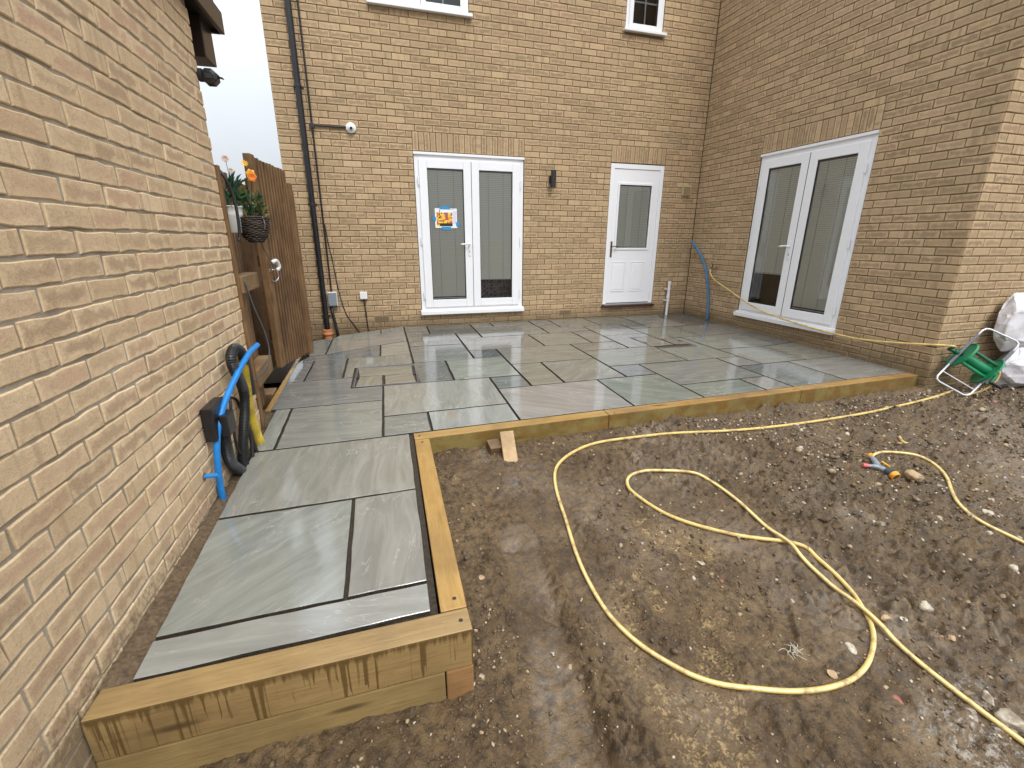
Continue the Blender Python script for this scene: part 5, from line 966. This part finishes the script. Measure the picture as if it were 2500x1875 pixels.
g=G(); g.tube([CR+wd_*.01,CR+wd_*.05],.014,10); g.tube([CR+wd_*.045,CR+wd_*.05-ad*.085],.013,8); g.make('crank_arm',GREEN,reel); g=G(); g.tube([CR+wd_*.05-ad*.08,CR+wd_*.145-ad*.08],[.015,.013],12); g.make('crank_handle',BLACKP,reel)
g=G(); g.tube([CL-wd_*.012,CL-wd_*.045],.022,12); g.tube([CL-wd_*.045,CL-wd_*.06+Vector((-.035,.02,.012))],.015,12); g.tube([CL-wd_*.06+Vector((-.033,.02,.012)),Vector((.112,-3.775,.252))],.013,12); g.make('hose_inlet',GREEND,reel)
# ---------------- rubble sacks at the right edge
def sack(name,label,c,s,seed,parts):
    bm=bmesh.new(); bmesh.ops.create_icosphere(bm,subdivisions=5,radius=1); V=np.array([v.co[:] for v in bm.verts]); F=[tuple(v.index for v in f.verts) for f in bm.faces]; bm.free()
    sgn=np.sign(V); V=sgn*np.abs(V)**.62; V=V/np.abs(V).max(0); rg=np.random.RandomState(seed)
    for _ in range(34):
        q=rg.randn(3); q/=np.linalg.norm(q); k=V@q-rg.uniform(.72,1.05); V=V-np.where(k>0,k,0)[:,None]*q*1.15
    n=fbm(V[:,0]*1.3+V[:,2],V[:,1]*1.3-V[:,2]*.7,1.3,2,seed)[:,None]; cr=np.abs(fbm(V[:,0]+V[:,1],V[:,2]*1.4,1.5,2,seed+5))[:,None]
    cr=np.minimum(cr,.22); V=V*(1+.10*n+.20*cr-.02)*np.array(s); V[:,2]=np.where(V[:,2]<-s[2]*.86,-s[2]*.86,V[:,2]); V=V+np.array(c)
    t=thing(name,label,'sack',(c[0],c[1],c[2]-s[2]*.86)); mk('sack_body',V,F,BAG,t,smooth=False); return t
s1=sack('rubble_sack','lower crumpled white woven sack slumped against the brick wall behind the reel',(1.02,-3.835,.0),(.42,.13,.25),11,0)
s2=sack('rubble_sack','upper white woven sack with dark lettering, stacked on the lower one',(.97,-3.82,.45),(.38,.12,.33),23,0)
tx=bpy.data.curves.new('sack_lettering','FONT'); tx.body='mar'; tx.size=.075; tx.extrude=.0008; tx.materials.append(INK)
to=bpy.data.objects.new('sack_lettering',tx); to.matrix_world=Matrix.Translation((.73,-3.935,.44))@Matrix.Rotation(math.radians(-8),4,'Z')@Matrix.Rotation(math.radians(90),4,'X')
dg=bpy.context.evaluated_depsgraph_get(); COL.objects.link(to); dg.update(); me=bpy.data.meshes.new_from_object(to.evaluated_get(dg)); mw=to.matrix_world.copy(); bpy.data.objects.remove(to)
o=bpy.data.objects.new('printed_lettering',me); link(o,s2); o.matrix_local=Matrix.Translation(-s2.location)@mw
# ---------------- offcuts propped on the front timber
def obox(name,label,c,ax,ay,az,s,mat):
    g=G(); ax,ay,az=[Vector(q).normalized() for q in (ax,ay,az)]; V=[]
    for sz in (-1,1):
        for (p,q) in ((-1,-1),(1,-1),(1,1),(-1,1)): V.append(tuple(Vector(c)+ax*p*s[0]/2+ay*q*s[1]/2+az*sz*s[2]/2))
    g.add(V,[(0,3,2,1),(4,5,6,7),(0,1,5,4),(1,2,6,5),(2,3,7,6),(3,0,4,7)]); o=g.make(name,mat,None,bevel=.004); return tag(o,label,'timber offcut')
az=Vector((0,-.74,.67)); axx=Vector((1,-.06,0)).normalized(); ay=az.cross(axx)
obox('timber_offcut','pale sawn timber offcut propped against the long front timber',(-4.232,-3.862,-.143),axx,ay,az,(.094,.215,.026),OFFC)
obox('timber_offcut','dark muddy timber offcut half hidden behind the pale propped one',(-4.315,-3.80,-.165),(1,.1,0),(-.1,1,.35),(0,-.35,1),(.085,.09,.075),OFFD)
# ---------------- stones
def stone(r,seed,sub=2,flat=.55):
    bm=bmesh.new(); bmesh.ops.create_icosphere(bm,subdivisions=sub,radius=1); V=np.array([v.co[:] for v in bm.verts]); F=[tuple(v.index for v in f.verts) for f in bm.faces]; bm.free()
    rg=np.random.RandomState(seed); 
    for _ in range(9):
        n=rg.randn(3); n/=np.linalg.norm(n); d=rg.uniform(.45,.85); k=V@n-d; V=V-np.where(k>0,k,0)[:,None]*n
    V=V*np.array([1,rg.uniform(.6,.9),flat*rg.uniform(.8,1.2)])*r*(1+.05*rg.randn(len(V),1)); a=rg.uniform(0,6.28); c,s=math.cos(a),math.sin(a); V=V@np.array([[c,s,0],[-s,c,0],[0,0,1]])
    return V,F
SL={1:('yellowish pebble in the wheel track nearest the camera, right of the round stone',STONET),2:('small cream pebble touching the wheel track rubble cluster',STONE),5:('small white chip at the foot of the front timber corner',STONE),6:('yellow pebble against the side timber above the front corner',STONET),7:('pale pebble low in the picture below the front timber',STONET),8:('tan pebble between the wheel track and the big hose loop',STONET),15:('pale pebble right of the hose crossing, below the red pegged clod',STONE),19:('tan pebble right of the twin hose runs',STONET),20:('tan stone between the straight hose run and the right edge',STONET),22:('tiny pale stone halfway down the right edge',STONET),23:('small cream stone inside the big hose loop near its top',STONE),24:('tiny white pebble inside the big hose loop, highest one',STONE),28:('white pebble just right of the straight hose run',STONE),29:('tan pebble left inside the big hose loop',STONET),31:('small grey stone on the hose side of the tan stone by the gun',STONEG),34:('cream pebble resting by the twisted hoses at the clod pile',STONE),35:('small red brick fragment left of the clod pile',STONER),0:('pale round stone in the smeared wheel track',STONE),3:('chalky stone against the near right corner of the timbers',STONE),4:('long buried stone beside the side timber',STONET),9:('large tan stone just beyond the orange nozzle ring',STONET),10:('grey white pointed stone right of the hose crossing',STONE),11:('pale rounded stone inside the big hose loop',STONE),12:('flat brick red chip below the big hose loop',STONER),13:('white angular stone between the hose and the lower right corner',STONE),14:('round pale pebble left of the narrow hose loop',STONE),16:('thin white flint near the right edge',STONE),17:('white flint beside the hose end at the right edge',STONE),18:('pale flint above the muddy clod pile',STONE),21:('tan pebble touching the bottom of the big hose loop',STONET),25:('large pale rock under the hose at the bottom right',STONE),26:('greyish lump of flint touching the hose at the bottom right',STONEG),27:('cream stone partly under the straight hose run',STONET),30:('long whitish stone above the hose end on the right',STONE),32:('large dark clod of earth behind the hose crossing',None),33:('smaller dark clod right of the large one',None)}
for i,(x,y,r) in enumerate(STONES):
    V,F=stone(r*.62,100+i,3 if r>.03 else 2,.5 if i!=12 else .25); V=V+np.array([x,y,mh(x,y)+r*.10])
    lab,mt_=SL.get(i,('small pale stone lying in the mud among others',[STONE,STONET,STONEG][i%3]))
    if mt_ is None: mt_=MUD
    o=mk('stone' if mt_ is not MUD else 'mud_clod',V,F,mt_,None,smooth=r>.05,attrs={'mask':('FLOAT_VECTOR',np.zeros((len(V),3)))},base=(x,y,mh(x,y))); tag(o,lab,'stone' if mt_ is not MUD else 'clod','stones scattered in the mud' if i not in SL else None)
# grit, clods and small pebbles, denser by the timbers and to the right
def grit():
    rg=np.random.RandomState(5); base=[stone(1,900+k,1,.7) for k in range(6)]; V=[];F=[];Rn=[];n=0
    N_=95000; x=rg.uniform(-5.9,1.6,N_); y=rg.uniform(-6.5,-3.75,N_)
    dens=.10+.08*sstep(-4.3,-2.5,x)+.55*sstep(.0,.35,fbm(x,y,1.9,3,5)+.10*sstep(-4,-2.5,x))+.5*np.exp(-((y+3.78)/.07)**2)*(x>-4.7)+.55*np.exp(-(np.hypot((x+4.75)/.14,1*(0))**2))*(y>-5.5)*(y<-3.9)+.6*np.exp(-((x+3.1)/.35)**2-((y+5.9)/.3)**2)+.12*sstep(-1.5,.3,x)
    for a,b,hw in TRK[:1]: d,_,_=segd(x,y,a,b); dens=dens-.6*(d<.09)
    keep=(rg.rand(N_)<dens*.75)&~((x>-5.9)&(x<-4.77)&(y>-5.31)); x,y=x[keep],y[keep]; z=mudh(x,y); r=.0022+.0085*rg.rand(len(x))**3.2+.014*rg.rand(len(x))*(rg.rand(len(x))>.965)
    dist=np.hypot(x+5,y+6.5); r=r*(.8+.22*dist)
    T=rg.randint(0,6,len(x)); an=rg.uniform(0,6.28,len(x)); rn=rg.rand(len(x),3); rn[:,0]=np.minimum(.999,rn[:,0]+.16*sstep(-3.5,-2.2,x)*rg.rand(len(x)))
    for i in range(len(x)):
        v,f=base[T[i]]; c,s=math.cos(an[i]),math.sin(an[i]); q=v@np.array([[c,s,0],[-s,c,0],[0,0,1]])*r[i]+np.array([x[i],y[i],z[i]+r[i]*.15])
        V.append(q); F.append(np.array(f)+n); Rn.append(np.repeat(rn[i:i+1],len(v),0)); n+=len(v)
    V=np.concatenate(V);F=np.concatenate(F);Rn=np.concatenate(Rn); me=bpy.data.meshes.new('grit')
    me.vertices.add(len(V)); me.vertices.foreach_set('co',V.astype(np.float32).ravel()); me.loops.add(F.size); me.loops.foreach_set('vertex_index',F.astype(np.int32).ravel())
    me.polygons.add(len(F)); me.polygons.foreach_set('loop_start',(np.arange(len(F))*3).astype(np.int32)); me.polygons.foreach_set('loop_total',np.full(len(F),3,np.int32)); me.update(calc_edges=True)
    setmesh(me,{'rnd':('FLOAT_VECTOR',Rn)}); me.materials.append(GRIT); o=bpy.data.objects.new('grit',me); link(o); tag(o,kind='stuff')
grit()

g=G()
for k in range(16):
    a=rs.uniform(0,6.28); x,y=-3.53+rs.uniform(-.012,.012),-5.50+rs.uniform(-.012,.012); L_=rs.uniform(.02,.05); z=mh(x,y)+.006
    g.tube(spline([(x,y,z),(x+math.cos(a)*L_*.5,y+math.sin(a)*L_*.5,z+rs.uniform(.003,.016)),(x+math.cos(a+.5)*L_,y+math.sin(a+.5)*L_,z+rs.uniform(-.002,.01))],3),.0011,4)
o=g.make('root_tuft',plain('dry_root',(.50,.45,.36),.7),None); tag(o,'small pale tuft of dry roots lying in the mud inside the big hose loop','roots')
